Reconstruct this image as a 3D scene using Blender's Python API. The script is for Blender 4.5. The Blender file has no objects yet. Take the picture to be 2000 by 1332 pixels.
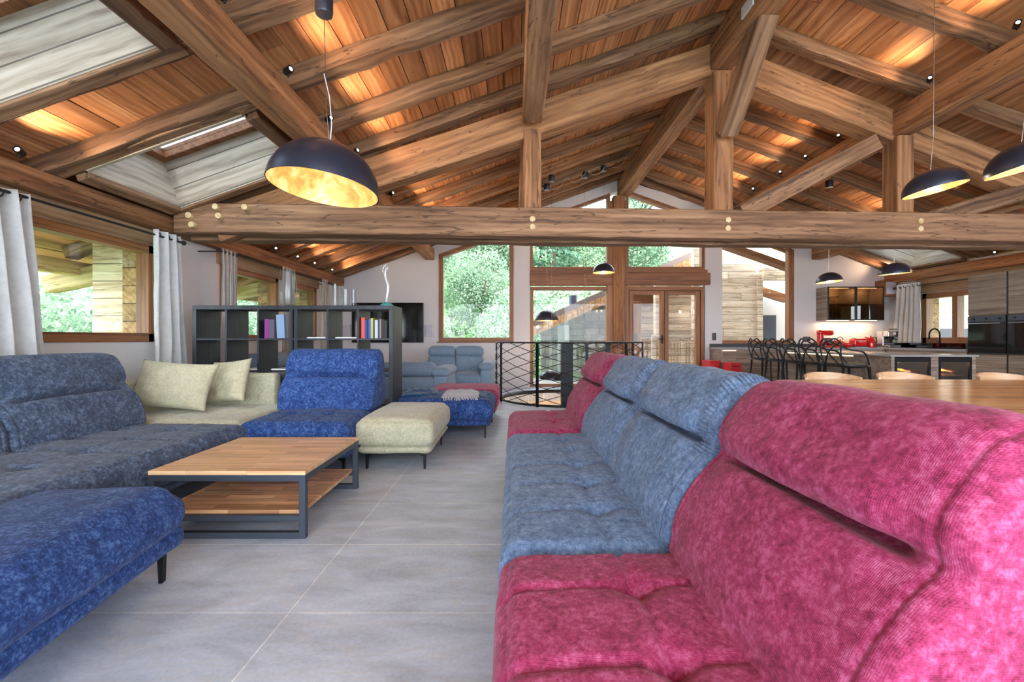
import bpy, bmesh, math, random
from math import pi, sin, cos, tan, atan, atan2, sqrt, radians, exp, hypot
from mathutils import Vector, Matrix, noise

SC = bpy.context.scene
COL = SC.collection
# ------------------------------------------------------------------ camera, world, light
cd = bpy.data.cameras.new('camera'); CAM = bpy.data.objects.new('camera', cd); COL.objects.link(CAM)
CAM.location = (0, 0, 1.08); CAM.rotation_euler = (pi/2, 0, 0)
cd.sensor_width = 36; cd.lens = 890/2000*36
cd.shift_x = -0.0015; cd.shift_y = -0.002
cd.clip_start = 0.03; cd.clip_end = 300
SC.camera = CAM
SC.view_settings.view_transform = 'Standard'
SC.view_settings.look = 'None'
SC.view_settings.gamma = 1.0
SC.view_settings.use_curve_mapping = False
SC.view_settings.exposure = 1.5
SC.cycles.max_bounces = 8; SC.cycles.diffuse_bounces = 4; SC.cycles.glossy_bounces = 3
SC.cycles.transmission_bounces = 4; SC.cycles.transparent_max_bounces = 12
SC.cycles.sample_clamp_indirect = 6.0; SC.cycles.caustics_reflective = False; SC.cycles.caustics_refractive = False
SC.cycles.use_denoising = True

W = bpy.data.worlds.new('sky'); SC.world = W; W.use_nodes = True
wn = W.node_tree.nodes; wl = W.node_tree.links; wn.clear()
wo = wn.new('ShaderNodeOutputWorld'); wb = wn.new('ShaderNodeBackground')
wc = wn.new('ShaderNodeTexCoord'); wsep = wn.new('ShaderNodeSeparateXYZ'); wr = wn.new('ShaderNodeValToRGB')
wl.new(wc.outputs['Generated'], wsep.inputs[0]); wl.new(wsep.outputs['Z'], wr.inputs[0])
wr.color_ramp.elements[0].position = 0.0; wr.color_ramp.elements[0].color = (0.66, 0.72, 0.80, 1)
wr.color_ramp.elements[1].position = 0.5; wr.color_ramp.elements[1].color = (0.80, 0.90, 1.0, 1)
wl.new(wr.outputs[0], wb.inputs[0]); wb.inputs[1].default_value = 4.5
wl.new(wb.outputs[0], wo.inputs[0])

# a soft high sun behind thin cloud
sd = bpy.data.lights.new('sun', 'SUN'); sd.energy = 3.0; sd.angle = radians(12); sd.color = (1, .96, .9)
so = bpy.data.objects.new('sun', sd); COL.objects.link(so); so.rotation_euler = (radians(38), radians(-18), 0)

# ------------------------------------------------------------------ node helpers
class NT:
    def __init__(s, name):
        s.m = bpy.data.materials.new(name); s.m.use_nodes = True
        s.t = s.m.node_tree; s.t.nodes.clear()
        s.out = s.n('ShaderNodeOutputMaterial')
    def n(s, typ, **kw):
        x = s.t.nodes.new(typ)
        for k, v in kw.items(): setattr(x, k, v)
        return x
    def l(s, a, b): s.t.links.new(a, b)
    def val(s, node, idx, v): node.inputs[idx].default_value = v
    def ramp(s, stops, src):
        r = s.n('ShaderNodeValToRGB'); e = r.color_ramp.elements
        while len(e) < len(stops): e.new(0.5)
        for q, (p, c) in zip(e, stops): q.position = p; q.color = (*c, 1)
        s.l(src, r.inputs[0]); return r.outputs[0]
    def math(s, op, a, b=None):
        m = s.n('ShaderNodeMath', operation=op)
        for i, x in enumerate((a, b)):
            if x is None: continue
            if isinstance(x, (int, float)): m.inputs[i].default_value = x
            else: s.l(x, m.inputs[i])
        return m.outputs[0]
    def mapping(s, src, scale=(1, 1, 1), loc=(0, 0, 0), rot=(0, 0, 0)):
        m = s.n('ShaderNodeMapping'); m.inputs['Scale'].default_value = scale
        m.inputs['Location'].default_value = loc; m.inputs['Rotation'].default_value = rot
        s.l(src, m.inputs[0]); return m.outputs[0]
    def noise(s, vec, scale=5, detail=4, rough=.55, dist=0):
        x = s.n('ShaderNodeTexNoise'); s.l(vec, x.inputs['Vector'])
        x.inputs['Scale'].default_value = scale; x.inputs['Detail'].default_value = detail
        x.inputs['Roughness'].default_value = rough; x.inputs['Distortion'].default_value = dist
        return x.outputs['Fac']
    def mix(s, fac, a, b, mode='MIX'):
        x = s.n('ShaderNodeMix', data_type='RGBA', blend_type=mode)
        if isinstance(fac, (int, float)): x.inputs[0].default_value = fac
        else: s.l(fac, x.inputs[0])
        for i, c in ((6, a), (7, b)):
            if isinstance(c, tuple): x.inputs[i].default_value = (*c, 1)
            else: s.l(c, x.inputs[i])
        return x.outputs[2]
    def bump(s, h, strength=.3, dist=.01):
        b = s.n('ShaderNodeBump'); s.l(h, b.inputs['Height'])
        b.inputs['Strength'].default_value = strength; b.inputs['Distance'].default_value = dist
        return b.outputs[0]
    def pbsdf(s, color, rough=.5, metal=0, normal=None, sheen=0, emis=None, estr=0, coat=0, spec=None):
        p = s.n('ShaderNodeBsdfPrincipled')
        if isinstance(color, tuple): p.inputs['Base Color'].default_value = (*color, 1)
        else: s.l(color, p.inputs['Base Color'])
        if isinstance(rough, (int, float)): p.inputs['Roughness'].default_value = rough
        else: s.l(rough, p.inputs['Roughness'])
        p.inputs['Metallic'].default_value = metal
        if normal is not None: s.l(normal, p.inputs['Normal'])
        if sheen:
            p.inputs['Sheen Weight'].default_value = sheen; p.inputs['Sheen Roughness'].default_value = .4
        if coat: p.inputs['Coat Weight'].default_value = coat; p.inputs['Coat Roughness'].default_value = .15
        if spec is not None: p.inputs['Specular IOR Level'].default_value = spec
        if emis is not None:
            p.inputs['Emission Color'].default_value = (*emis, 1); p.inputs['Emission Strength'].default_value = estr
        s.l(p.outputs[0], s.out.inputs[0]); return p

def S(r, g, b):
    f = lambda c: (c/255/12.92) if c/255 <= .04045 else ((c/255+.055)/1.055)**2.4
    return (f(r), f(g), f(b))

def plain(name, c, rough=.5, metal=0, bumpy=0, **k):
    t = NT(name); tc = t.n('ShaderNodeTexCoord').outputs['Object']
    nz = t.noise(tc, 9, 4, .6)
    col = t.mix(nz, tuple(x*.92 for x in c), tuple(min(1, x*1.06) for x in c))
    nrm = t.bump(t.noise(tc, 160, 3), bumpy, .002) if bumpy else None
    t.pbsdf(col, rough, metal, nrm, **k); return t.m

def wood(name, dark, mid, light, axis='X', grain=15, stretch=.9, rough=.6, plank=None, plank_axis='Z',
         island=False, bump=.35, vary=.25, seam=.012, crack=True, length=None, kn=.1, spec=None, ring=.08):
    t = NT(name); tc = t.n('ShaderNodeTexCoord').outputs['Object']
    info = t.n('ShaderNodeObjectInfo').outputs['Random']
    sc = {'X': (stretch, grain, grain), 'Y': (grain, stretch, grain), 'Z': (grain, grain, stretch)}[axis]
    rnd = info
    if island: rnd = t.n('ShaderNodeNewGeometry').outputs['Random Per Island']
    sepc = t.n('ShaderNodeSeparateXYZ'); t.l(tc, sepc.inputs[0])
    seamv = None
    if plank:
        q = t.math('DIVIDE', sepc.outputs[plank_axis], plank)
        fl = t.math('FLOOR', q); fr = t.math('FRACT', q)
        key = fl
        if length:
            q2 = t.math('ADD', t.math('DIVIDE', sepc.outputs[axis], length), t.math('MULTIPLY', fl, .37))
            key = t.math('ADD', fl, t.math('MULTIPLY', t.math('FLOOR', q2), 17.3))
            fr2 = t.math('FRACT', q2)
        wnz = t.n('ShaderNodeTexWhiteNoise', noise_dimensions='1D'); t.l(key, wnz.inputs['W']); rnd = wnz.outputs['Value']
        a = t.math('LESS_THAN', fr, seam/plank)
        if length: a = t.math('MAXIMUM', a, t.math('LESS_THAN', fr2, seam/length))
        seamv = a
    off = t.n('ShaderNodeCombineXYZ')
    r10 = t.math('MULTIPLY', rnd, 37.0)
    for i in range(3): t.l(r10, off.inputs[i])
    va = t.n('ShaderNodeVectorMath', operation='ADD'); t.l(tc, va.inputs[0]); t.l(off.outputs[0], va.inputs[1])
    v = t.mapping(va.outputs[0], sc)
    warp = t.n('ShaderNodeTexNoise'); t.l(va.outputs[0], warp.inputs['Vector']); warp.inputs['Scale'].default_value = 2.3
    vw = t.n('ShaderNodeVectorMath', operation='MULTIPLY_ADD'); t.l(warp.outputs['Color'], vw.inputs[0])
    vw.inputs[1].default_value = (kn*5,)*3; t.l(v, vw.inputs[2])
    n1 = t.noise(vw.outputs[0], 1.0, 5, .6)
    # ring pattern
    wv = t.n('ShaderNodeTexWave', wave_type='RINGS', rings_direction=axis); t.l(vw.outputs[0], wv.inputs['Vector'])
    wv.inputs['Scale'].default_value = .55; wv.inputs['Distortion'].default_value = 3.5
    wv.inputs['Detail'].default_value = 2; wv.inputs['Detail Scale'].default_value = .6
    g = t.math('ADD', t.math('MULTIPLY', n1, 1-ring), t.math('MULTIPLY', wv.outputs['Fac'], ring))
    col = t.ramp([(.3, dark), (.5, mid), (.72, light)], g)
    big = t.noise(va.outputs[0], 1.1, 3, .5)
    hv = t.math('ADD', t.math('MULTIPLY', rnd, vary*1.4), t.math('ADD', 1-vary*.95, t.math('MULTIPLY', big, vary*.6)))
    col2 = t.n('ShaderNodeVectorMath', operation='SCALE'); t.l(col, col2.inputs[0]); t.l(hv, col2.inputs['Scale'])
    c = col2.outputs[0]
    if crack:
        cs = {'X': (.5, 7, 7), 'Y': (7, .5, 7), 'Z': (7, 7, .5)}[axis]
        ck = t.noise(t.mapping(va.outputs[0], cs), 1.2, 3, .5, .3)
        ckm = t.math('LESS_THAN', t.math('ABSOLUTE', t.math('SUBTRACT', ck, .5)), .006)
        c = t.mix(t.math('MULTIPLY', ckm, .6), c, tuple(x*.3 for x in dark))
    if seamv is not None: c = t.mix(t.math('MULTIPLY', seamv, .8), c, tuple(x*.25 for x in dark))
    h = t.math('ADD', g, t.math('MULTIPLY', t.noise(v, 4, 3), .3))
    if seamv is not None: h = t.math('SUBTRACT', h, t.math('MULTIPLY', seamv, 1.5))
    t.pbsdf(c, rough, 0, t.bump(h, bump, .006), spec=spec)
    return t.m

def fabric(name, dark, mid, light, scale=9, weave=260, contrast=1.0, sheen=.35, streak=(1, 1, 1)):
    t = NT(name); tc = t.n('ShaderNodeTexCoord').outputs['Object']
    v = t.mapping(tc, streak)
    a = t.noise(v, scale*1.5, 9, .78, .25); b = t.noise(v, scale*9, 5, .8, .1)
    a2 = t.noise(v, scale*4.5, 6, .72, .15)
    g = t.math('ADD', t.math('MULTIPLY', a, .36), t.math('ADD', t.math('MULTIPLY', a2, .4), t.math('MULTIPLY', b, .24)))
    w = .105/contrast
    col = t.ramp([(.5-w, dark), (.5, mid), (.5+w, light)], g)
    wv = t.noise(t.mapping(tc, (1, 1, 1)), weave, 2, .5)
    w1 = t.n('ShaderNodeTexWave', bands_direction='X'); t.l(tc, w1.inputs['Vector']); w1.inputs['Scale'].default_value = 95; w1.inputs['Distortion'].default_value = 3
    w2 = t.n('ShaderNodeTexWave', bands_direction='Z'); t.l(tc, w2.inputs['Vector']); w2.inputs['Scale'].default_value = 95; w2.inputs['Distortion'].default_value = 3
    ww = t.math('ADD', w1.outputs['Fac'], w2.outputs['Fac'])
    col = t.mix(t.math('MULTIPLY', ww, .09), col, light)
    h = t.math('ADD', t.math('MULTIPLY', ww, .25), t.math('ADD', wv, t.math('MULTIPLY', b, .8)))
    t.pbsdf(col, .92, 0, t.bump(h, .38, .0035), sheen=sheen, spec=.15); return t.m

M = {}
bd, bm_, bl = S(80, 55, 38), S(132, 97, 70), S(170, 132, 100)
M['beam'] = wood('old_beam_timber', bd, bm_, bl, 'X', 13, .8, .75, vary=.3)
M['beam_warm'] = wood('warm_beam_timber', S(96, 62, 38), S(152, 106, 70), S(186, 138, 96), 'X', 13, .8, .75, vary=.25)
M['board'] = wood('ceiling_boards', S(136, 86, 50), S(182, 124, 80), S(212, 158, 112), 'Y', 13, .8, .65, island=True, vary=.5, kn=.16, ring=.12, crack=False)
M['frame_x'] = wood('joinery_timber_x', S(96, 56, 32), S(142, 92, 56), S(168, 116, 76), 'X', 22, .8, .5, vary=.1, crack=False)
M['frame_z'] = wood('joinery_timber_z', S(96, 56, 32), S(142, 92, 56), S(168, 116, 76), 'Z', 22, .8, .5, vary=.1, crack=False)
M['frame_y'] = wood('joinery_timber_y', S(96, 56, 32), S(142, 92, 56), S(168, 116, 76), 'Y', 22, .8, .5, vary=.1, crack=False)
M['post_z'] = wood('post_timber', S(104, 62, 36), S(154, 102, 62), S(186, 136, 92), 'Z', 13, .8, .7, vary=.2)
M['shaft'] = wood('pale_shaft_boards', S(128, 112, 94), S(178, 164, 146), S(206, 194, 178), 'X', 12, .7, .7, plank=.19, plank_axis='Y', vary=.14, crack=False, kn=.15)
M['shaft_v'] = wood('pale_shaft_boards_side', S(128, 112, 94), S(178, 164, 146), S(206, 194, 178), 'Y', 12, .7, .7, vary=.1, crack=False, kn=.15)
M['shaft_d'] = wood('pale_shaft_boards_flat', S(128, 112, 94), S(178, 164, 146), S(206, 194, 178), 'X', 12, .7, .7, vary=.1, crack=False, kn=.15, plank=.2, plank_axis='Z')
M['siding'] = wood('facade_siding', S(168, 136, 108), S(212, 186, 160), S(232, 216, 196), 'X', 12, .8, .75, plank=.19, plank_axis='Z', vary=.35, kn=.2, length=3.1)
M['siding_y'] = wood('facade_siding_side', S(120, 84, 50), S(164, 126, 84), S(196, 160, 116), 'Y', 12, .8, .75, plank=.19, plank_axis='Z', vary=.3, kn=.2)
M['kitchen'] = wood('grey_oak_front_y', S(92, 76, 66), S(134, 116, 102), S(166, 150, 136), 'Y', 20, .8, .45, vary=.12, bump=.12, crack=False)
M['kitchen_x'] = wood('grey_oak_front_x', S(92, 76, 66), S(134, 116, 102), S(166, 150, 136), 'X', 20, .8, .45, vary=.12, bump=.12, crack=False)
M['tabletop'] = wood('block_oak_top', S(194, 146, 102), S(224, 180, 134), S(240, 206, 166), 'X', 26, .9, .38, plank=.052, plank_axis='Y', length=.33, vary=.16, seam=.0009, bump=.05, crack=False, kn=.2)
M['tableshelf'] = wood('block_oak_shelf', S(164, 112, 72), S(212, 162, 116), S(238, 200, 156), 'X', 26, .9, .38, plank=.052, plank_axis='Y', length=.28, vary=.42, seam=.0009, bump=.05, crack=False, kn=.2)
M['dining'] = wood('dining_oak_top', S(160, 100, 52), S(206, 146, 88), S(226, 172, 116), 'X', 16, .5, .22, plank=.14, plank_axis='Y', vary=.1, seam=.001, bump=.04, crack=False, kn=.15, spec=.6)
M['chairwood'] = wood('pale_chair_wood', S(176, 130, 92), S(206, 166, 128), S(222, 190, 156), 'X', 14, .8, .4, vary=.08, bump=.04, crack=False)
M['black_board'] = wood('black_brown_board', S(22, 25, 32), S(34, 38, 47), S(46, 52, 63), 'Z', 26, .8, .42, vary=.08, bump=.06, crack=False)
M['header'] = wood('weathered_header_board', S(118, 88, 62), S(154, 122, 92), S(178, 148, 118), 'Y', 14, .8, .7, vary=.15, crack=False)
M['exbeam'] = wood('outdoor_eave_timber', S(130, 104, 62), S(176, 148, 100), S(206, 184, 140), 'X', 13, .8, .7, vary=.2)
M['exboard'] = wood('outdoor_roof_boards', S(130, 92, 56), S(172, 130, 88), S(206, 168, 124), 'Y', 12, .8, .7, plank=.16, plank_axis='X', vary=.25)
M['pegwood'] = wood('pale_peg_wood', S(176, 146, 96), S(216, 190, 142), S(232, 210, 168), 'Y', 20, .8, .6, vary=.05, crack=False)

def plaster(name, c):
    t = NT(name); tc = t.n('ShaderNodeTexCoord').outputs['Object']
    col = t.ramp([(.3, tuple(x*.95 for x in c)), (.7, c)], t.noise(tc, 1.2, 4))
    t.pbsdf(col, .9, 0, t.bump(t.noise(tc, 70, 4), .12, .003)); return t.m
M['wall'] = plaster('white_plaster', S(216, 212, 212))
M['wellwall'] = plaster('warm_lit_plaster', S(226, 212, 196))  # white well wall, with the warm lamplight put into its colour

def tiles():
    t = NT('grey_stone_tiles'); tc = t.n('ShaderNodeTexCoord').outputs['Object']
    b = t.n('ShaderNodeTexBrick', offset=0.0, offset_frequency=1, squash=1.0)
    t.l(t.mapping(tc, (1, 1, 1), (.887+1.2*20, -1.796+.6*30, 0)), b.inputs['Vector'])
    b.inputs['Scale'].default_value = 1; b.inputs['Mortar Size'].default_value = .0028; b.inputs['Mortar Smooth'].default_value = .1
    b.inputs['Brick Width'].default_value = 1.2; b.inputs['Row Height'].default_value = .6
    b.inputs['Color1'].default_value = (*S(186, 196, 212), 1); b.inputs['Color2'].default_value = (*S(198, 207, 221), 1)
    b.inputs['Mortar'].default_value = (*S(240, 240, 240), 1); b.inputs['Bias'].default_value = 0
    n = t.noise(t.mapping(tc, (1.2, 3.2, 1), rot=(0, 0, .5)), 2.2, 7, .62, .5)
    n2 = t.noise(tc, 60, 4, .7)
    f = t.math('ADD', t.math('MULTIPLY', n, .7), t.math('MULTIPLY', n2, .3))
    g = t.ramp([(.36, (.70, .70, .70)), (.5, (.94, .94, .94)), (.64, (1.2, 1.18, 1.15))], f)
    c = t.mix(1.0, b.outputs['Color'], g, 'MULTIPLY')
    veins = t.ramp([(.47, (0, 0, 0)), (.5, (1, 1, 1)), (.53, (0, 0, 0))], t.noise(t.mapping(tc, (1, 2.6, 1), rot=(0, 0, .5)), 1.3, 6, .6, .8))
    c = t.mix(t.math('MULTIPLY', veins, .3), c, S(196, 192, 186))
    h = t.math('SUBTRACT', t.math('MULTIPLY', n2, .3), t.math('MULTIPLY', b.outputs['Fac'], .6))
    t.pbsdf(c, t.math('ADD', .34, t.math('MULTIPLY', n, .2)), 0, t.bump(h, .1, .003)); return t.m
M['tiles'] = tiles()
M['magenta'] = fabric('raspberry_chenille', S(108, 22, 52), S(160, 50, 92), S(192, 98, 138), 9, 300, 1.0, .12)
M['bluelight'] = fabric('denim_blue_chenille', S(66, 84, 112), S(100, 124, 158), S(136, 160, 194), 8, 300, 1.0, .12)
M['royal'] = fabric('royal_blue_chenille', S(18, 33, 78), S(37, 64, 122), S(92, 124, 180), 11, 300, 1.0, .08)
M['charcoal'] = fabric('charcoal_blue_chenille', S(42, 51, 68), S(70, 84, 108), S(114, 133, 160), 8, 300, 1.0, .14)
M['cream'] = fabric('cream_chenille', S(150, 148, 124), S(182, 180, 154), S(208, 206, 182), 9, 300, .8, .25)
M['pillow'] = fabric('olive_cream_linen', S(156, 152, 124), S(184, 180, 152), S(204, 200, 176), 14, 240, .8, .2)
M['steelblue'] = fabric('grey_blue_upholstery', S(98, 118, 140), S(124, 144, 164), S(148, 166, 186), 20, 260, .7, .2)
M['throwblue'] = fabric('petrol_blue_throw', S(10, 40, 74), S(20, 62, 104), S(40, 92, 136), 10, 200, .9, .25)
M['throwgrey'] = fabric('light_grey_throw', S(150, 156, 164), S(184, 188, 194), S(212, 214, 218), 18, 160, .8, .2)
M['curtain'] = fabric('light_linen_curtain', S(176, 178, 178), S(196, 197, 196), S(212, 212, 210), 3, 320, .5, .1)
M['curtain2'] = fabric('taupe_linen_curtain', S(150, 142, 136), S(170, 162, 156), S(188, 180, 174), 3, 320, .5, .1)
M['black'] = plain('black_metal', S(22, 22, 25), .42, .6)
M['blackmatte'] = plain('black_plastic', S(20, 20, 23), .5)
M['frame_steel'] = plain('charcoal_steel', S(70, 78, 90), .45, .5)
M['pane_roof'] = None
M['shade'] = plain('slate_shade', S(56, 60, 76), .34, .5)
M['chrome'] = plain('brushed_steel', S(196, 198, 204), .22, 1)
M['red'] = plain('red_enamel', S(206, 22, 24), .18, coat=.6)
M['orange'] = plain('orange_enamel', S(214, 74, 34), .2, coat=.6)
M['redplastic'] = plain('red_plastic', S(192, 30, 38), .4)
M['white'] = plain('white_lacquer', S(226, 224, 226), .45)
M['lilac'] = plain('pale_speaker_cloth', S(196, 188, 200), .8, bumpy=.3)
M['slab'] = plain('dark_stone_slab', S(58, 60, 66), .3)
M['greyslab'] = plain('grey_stone_worktop', S(150, 148, 148), .25)
M['screen'] = plain('black_screen', S(10, 10, 12), .08)
M['ovenglass'] = plain('black_oven_glass', S(14, 15, 18), .05, coat=.4)
M['dark'] = plain('dark_void', S(18, 14, 12), .9)
M['stone'] = plain('grey_stone', S(142, 140, 134), .85, bumpy=.6)
def rubble():
    t = NT('rubble_stone'); tc = t.n('ShaderNodeTexCoord').outputs['Object']
    b = t.n('ShaderNodeTexBrick', offset=.5); t.l(t.mapping(tc, (1, 1, 1), rot=(pi/2, 0, 0)), b.inputs['Vector'])
    b.inputs['Scale'].default_value = 1; b.inputs['Brick Width'].default_value = .42; b.inputs['Row Height'].default_value = .2; b.inputs['Mortar Size'].default_value = .012
    b.inputs['Color1'].default_value = (*S(170, 166, 158), 1); b.inputs['Color2'].default_value = (*S(108, 108, 106), 1); b.inputs['Mortar'].default_value = (*S(78, 76, 72), 1)
    t.pbsdf(t.mix(.5, b.outputs['Color'], t.ramp([(.3, S(90, 90, 88)), (.7, S(186, 182, 172))], t.noise(tc, 3, 5))), .9, 0, t.bump(t.noise(tc, 12, 5), .5, .02)); return t.m
M['rubble'] = rubble()
M['rooftile'] = plain('grey_brown_roof_tiles', S(118, 104, 100), .85, bumpy=.5)
M['roofout'] = plain('roof_membrane', S(60, 54, 50), .9)
M['turq'] = plain('turquoise_glaze', S(70, 150, 150), .3)
M['silver'] = plain('silver_white_glaze', S(206, 208, 214), .25, .2)
M['switch'] = plain('anthracite_switch', S(66, 66, 74), .5)
M['paper'] = plain('paper', S(226, 226, 226), .8)

def gold():
    t = NT('gold_leaf'); tc = t.n('ShaderNodeTexCoord').outputs['Object']
    n = t.noise(tc, 7, 5, .6, .8)
    c = t.ramp([(.32, S(128, 104, 66)), (.5, S(196, 162, 100)), (.66, S(214, 200, 166))], n)
    t.pbsdf(c, .42, .35, t.bump(n, .3, .004)); return t.m
M['gold'] = gold()
def glow(name, c, st):
    t = NT(name); e = t.n('ShaderNodeEmission'); e.inputs[0].default_value = (*c, 1); e.inputs[1].default_value = st
    t.l(e.outputs[0], t.out.inputs[0]); return t.m
M['bulb'] = glow('lit_bulb', (1, .88, .66), 14)
M['spotlit'] = glow('lit_spot', (1, .86, .68), 3)
M['strip'] = glow('lit_strip', (1, .78, .5), 2)
def thin_glass(name, tint=(1, 1, 1), refl=.9, base=0.0):
    t = NT(name); tr = t.n('ShaderNodeBsdfTransparent'); tr.inputs[0].default_value = (*tint, 1)
    gl = t.n('ShaderNodeBsdfGlossy'); gl.inputs['Roughness'].default_value = .02; gl.inputs[0].default_value = (refl,)*3+(1,)
    lw = t.n('ShaderNodeLayerWeight'); lw.inputs[0].default_value = .5
    f = t.math('ADD', t.math('MULTIPLY', t.math('POWER', lw.outputs['Facing'], 5), .75), .02+base)
    mx = t.n('ShaderNodeMixShader'); t.l(f, mx.inputs[0])
    t.l(tr.outputs[0], mx.inputs[1]); t.l(gl.outputs[0], mx.inputs[2]); t.l(mx.outputs[0], t.out.inputs[0]); return t.m
M['pane'] = thin_glass('window_glass', (.97, .99, .98), .7)
M['pane_roof'] = thin_glass('roof_window_glass', (.42, .44, .46), .7)
M['smoked'] = thin_glass('smoked_glass', (.42, .36, .28), .8, .05)
M['vase'] = thin_glass('clear_vase_glass', (.93, .95, .96), .8, .0)
def leaf(name, c1, c2):
    t = NT(name); rnd = t.n('ShaderNodeNewGeometry').outputs['Random Per Island']
    c = t.ramp([(0, c1), (1, c2)], rnd)
    d = t.n('ShaderNodeBsdfDiffuse'); t.l(c, d.inputs[0]); tl = t.n('ShaderNodeBsdfTranslucent'); t.l(c, tl.inputs[0])
    mx = t.n('ShaderNodeMixShader'); mx.inputs[0].default_value = .35
    t.l(d.outputs[0], mx.inputs[1]); t.l(tl.outputs[0], mx.inputs[2]); t.l(mx.outputs[0], t.out.inputs[0]); return t.m
M['leafA'] = leaf('pale_leaves', S(120, 142, 114), S(184, 196, 170))
M['leafB'] = leaf('green_leaves', S(88, 116, 94), S(154, 174, 144))
M['leafC'] = leaf('conifer_needles', S(62, 92, 78), S(120, 148, 120))
M['bark'] = plain('bark', S(92, 74, 60), .9, bumpy=.8)
def grass():
    t = NT('hill_meadow'); tc = t.n('ShaderNodeTexCoord').outputs['Object']
    c = t.ramp([(.3, S(72, 108, 70)), (.5, S(112, 146, 96)), (.7, S(160, 184, 132))], t.noise(tc, 1.5, 9, .7))
    t.pbsdf(c, .95, 0, t.bump(t.noise(tc, 8, 6), .8, .2)); return t.m
M['grass'] = grass()

# ------------------------------------------------------------------ mesh helpers
def link(name, bm, mat, parent=None, smooth=False, loc=None, rot=None, autos=None):
    me = bpy.data.meshes.new(name)
    bmesh.ops.recalc_face_normals(bm, faces=bm.faces)
    bm.to_mesh(me); bm.free()
    mats = mat if isinstance(mat, (list, tuple)) else [mat]
    for q in mats: me.materials.append(q)
    if smooth:
        for p in me.polygons: p.use_smooth = True
        if autos:
            try: me.set_sharp_from_angle(angle=radians(autos))
            except Exception: pass
    o = bpy.data.objects.new(name, me); COL.objects.link(o)
    if parent: o.parent = parent
    if loc: o.location = loc
    if rot: o.rotation_euler = rot
    return o
def thing(name, label, cat, loc=(0, 0, 0), rz=0, group=None):
    o = bpy.data.objects.new(name, None); COL.objects.link(o); o.empty_display_size = .1
    o.location = loc; o.rotation_euler = (0, 0, rz); o['label'] = label; o['category'] = cat
    if group: o['group'] = group
    return o
def tag(o, label, cat, group=None, kind=None):
    o['label'] = label; o['category'] = cat
    if group: o['group'] = group
    if kind: o['kind'] = kind
    return o
def struct(o): o['kind'] = 'structure'; return o
def sempty(name, loc=(0, 0, 0)):
    o = bpy.data.objects.new(name, None); COL.objects.link(o); o.location = loc; o['kind'] = 'structure'; return o
def dup(root, loc=None, rz=None, label=None):
    r = root.copy(); COL.objects.link(r)
    def rec(a, b):
        for ch in a.children:
            c = ch.copy(); COL.objects.link(c); c.parent = b; c.matrix_parent_inverse = ch.matrix_parent_inverse.copy(); rec(ch, c)
    rec(root, r)
    if loc: r.location = loc
    if rz is not None: r.rotation_euler = (0, 0, rz)
    if label: r['label'] = label
    return r
def box(bm, x0, x1, y0, y1, z0, z1, mi=0, bevel=0):
    vs = [bm.verts.new((x, y, z)) for z in (z0, z1) for y in (y0, y1) for x in (x0, x1)]
    fs = []
    for f in ((0, 2, 3, 1), (4, 5, 7, 6), (0, 1, 5, 4), (2, 6, 7, 3), (0, 4, 6, 2), (1, 3, 7, 5)):
        fc = bm.faces.new([vs[i] for i in f]); fc.material_index = mi; fs.append(fc)
    if bevel:
        es = list({e for f in fs for e in f.edges})
        r = bmesh.ops.bevel(bm, geom=es, offset=bevel, segments=2, affect='EDGES', profile=.5)
        for f in r['faces']: f.material_index = mi
    return vs
def bx(*a, **k):
    bm = bmesh.new(); box(bm, *a, **k); return bm
def poly_prism(bm, pts, axis, a0, a1, mi=0):
    """pts in the plane normal to axis ('X': (y,z), 'Y': (x,z), 'Z': (x,y))"""
    def P(p, a): return {'X': (a, p[0], p[1]), 'Y': (p[0], a, p[1]), 'Z': (p[0], p[1], a)}[axis]
    A = [bm.verts.new(P(p, a0)) for p in pts]; B = [bm.verts.new(P(p, a1)) for p in pts]
    n = len(pts); fs = [bm.faces.new(A), bm.faces.new(B[::-1])]
    for i in range(n): fs.append(bm.faces.new([A[i], B[i], B[(i+1) % n], A[(i+1) % n]]))
    for f in fs: f.material_index = mi
def tube(bm, pts, r, n=8, closed=False, mi=0, rs=None):
    pts = [Vector(p) for p in pts]; rings = []; N = len(pts); up = None
    for i, p in enumerate(pts):
        a = pts[(i-1) % N] if (closed or i > 0) else p
        b = pts[(i+1) % N] if (closed or i < N-1) else p
        d = (b-a).normalized()
        if up is None: up = Vector((0, 0, 1)) if abs(d.z) < .9 else Vector((1, 0, 0))
        u = d.cross(up); u.normalize(); w = u.cross(d).normalized(); up = w
        rr = rs[i] if rs else r
        rings.append([bm.verts.new(p+u*cos(2*pi*k/n)*rr+w*sin(2*pi*k/n)*rr) for k in range(n)])
    for i in range(N if closed else N-1):
        A, B = rings[i], rings[(i+1) % N]
        for k in range(n):
            f = bm.faces.new([A[k], A[(k+1) % n], B[(k+1) % n], B[k]]); f.material_index = mi
    if not closed:
        for R in (rings[0][::-1], rings[-1]):
            f = bm.faces.new(R); f.material_index = mi
def lathe(bm, prof, n=32, cx=0, cy=0, cz=0, mi=0, M4=None):
    rings = []
    for r, z in prof:
        if r < 1e-5: rings.append([bm.verts.new((cx, cy, cz+z))])
        else: rings.append([bm.verts.new((cx+r*cos(2*pi*k/n), cy+r*sin(2*pi*k/n), cz+z)) for k in range(n)])
    for A, B in zip(rings, rings[1:]):
        for k in range(n):
            a, b = A[k % len(A)], A[(k+1) % len(A)]; c, d = B[(k+1) % len(B)], B[k % len(B)]
            vs = []
            for v in (a, b, c, d):
                if v not in vs: vs.append(v)
            if len(vs) >= 3:
                f = bm.faces.new(vs); f.material_index = mi
    if M4: bmesh.ops.transform(bm, matrix=M4, verts=[v for R in rings for v in R])
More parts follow.
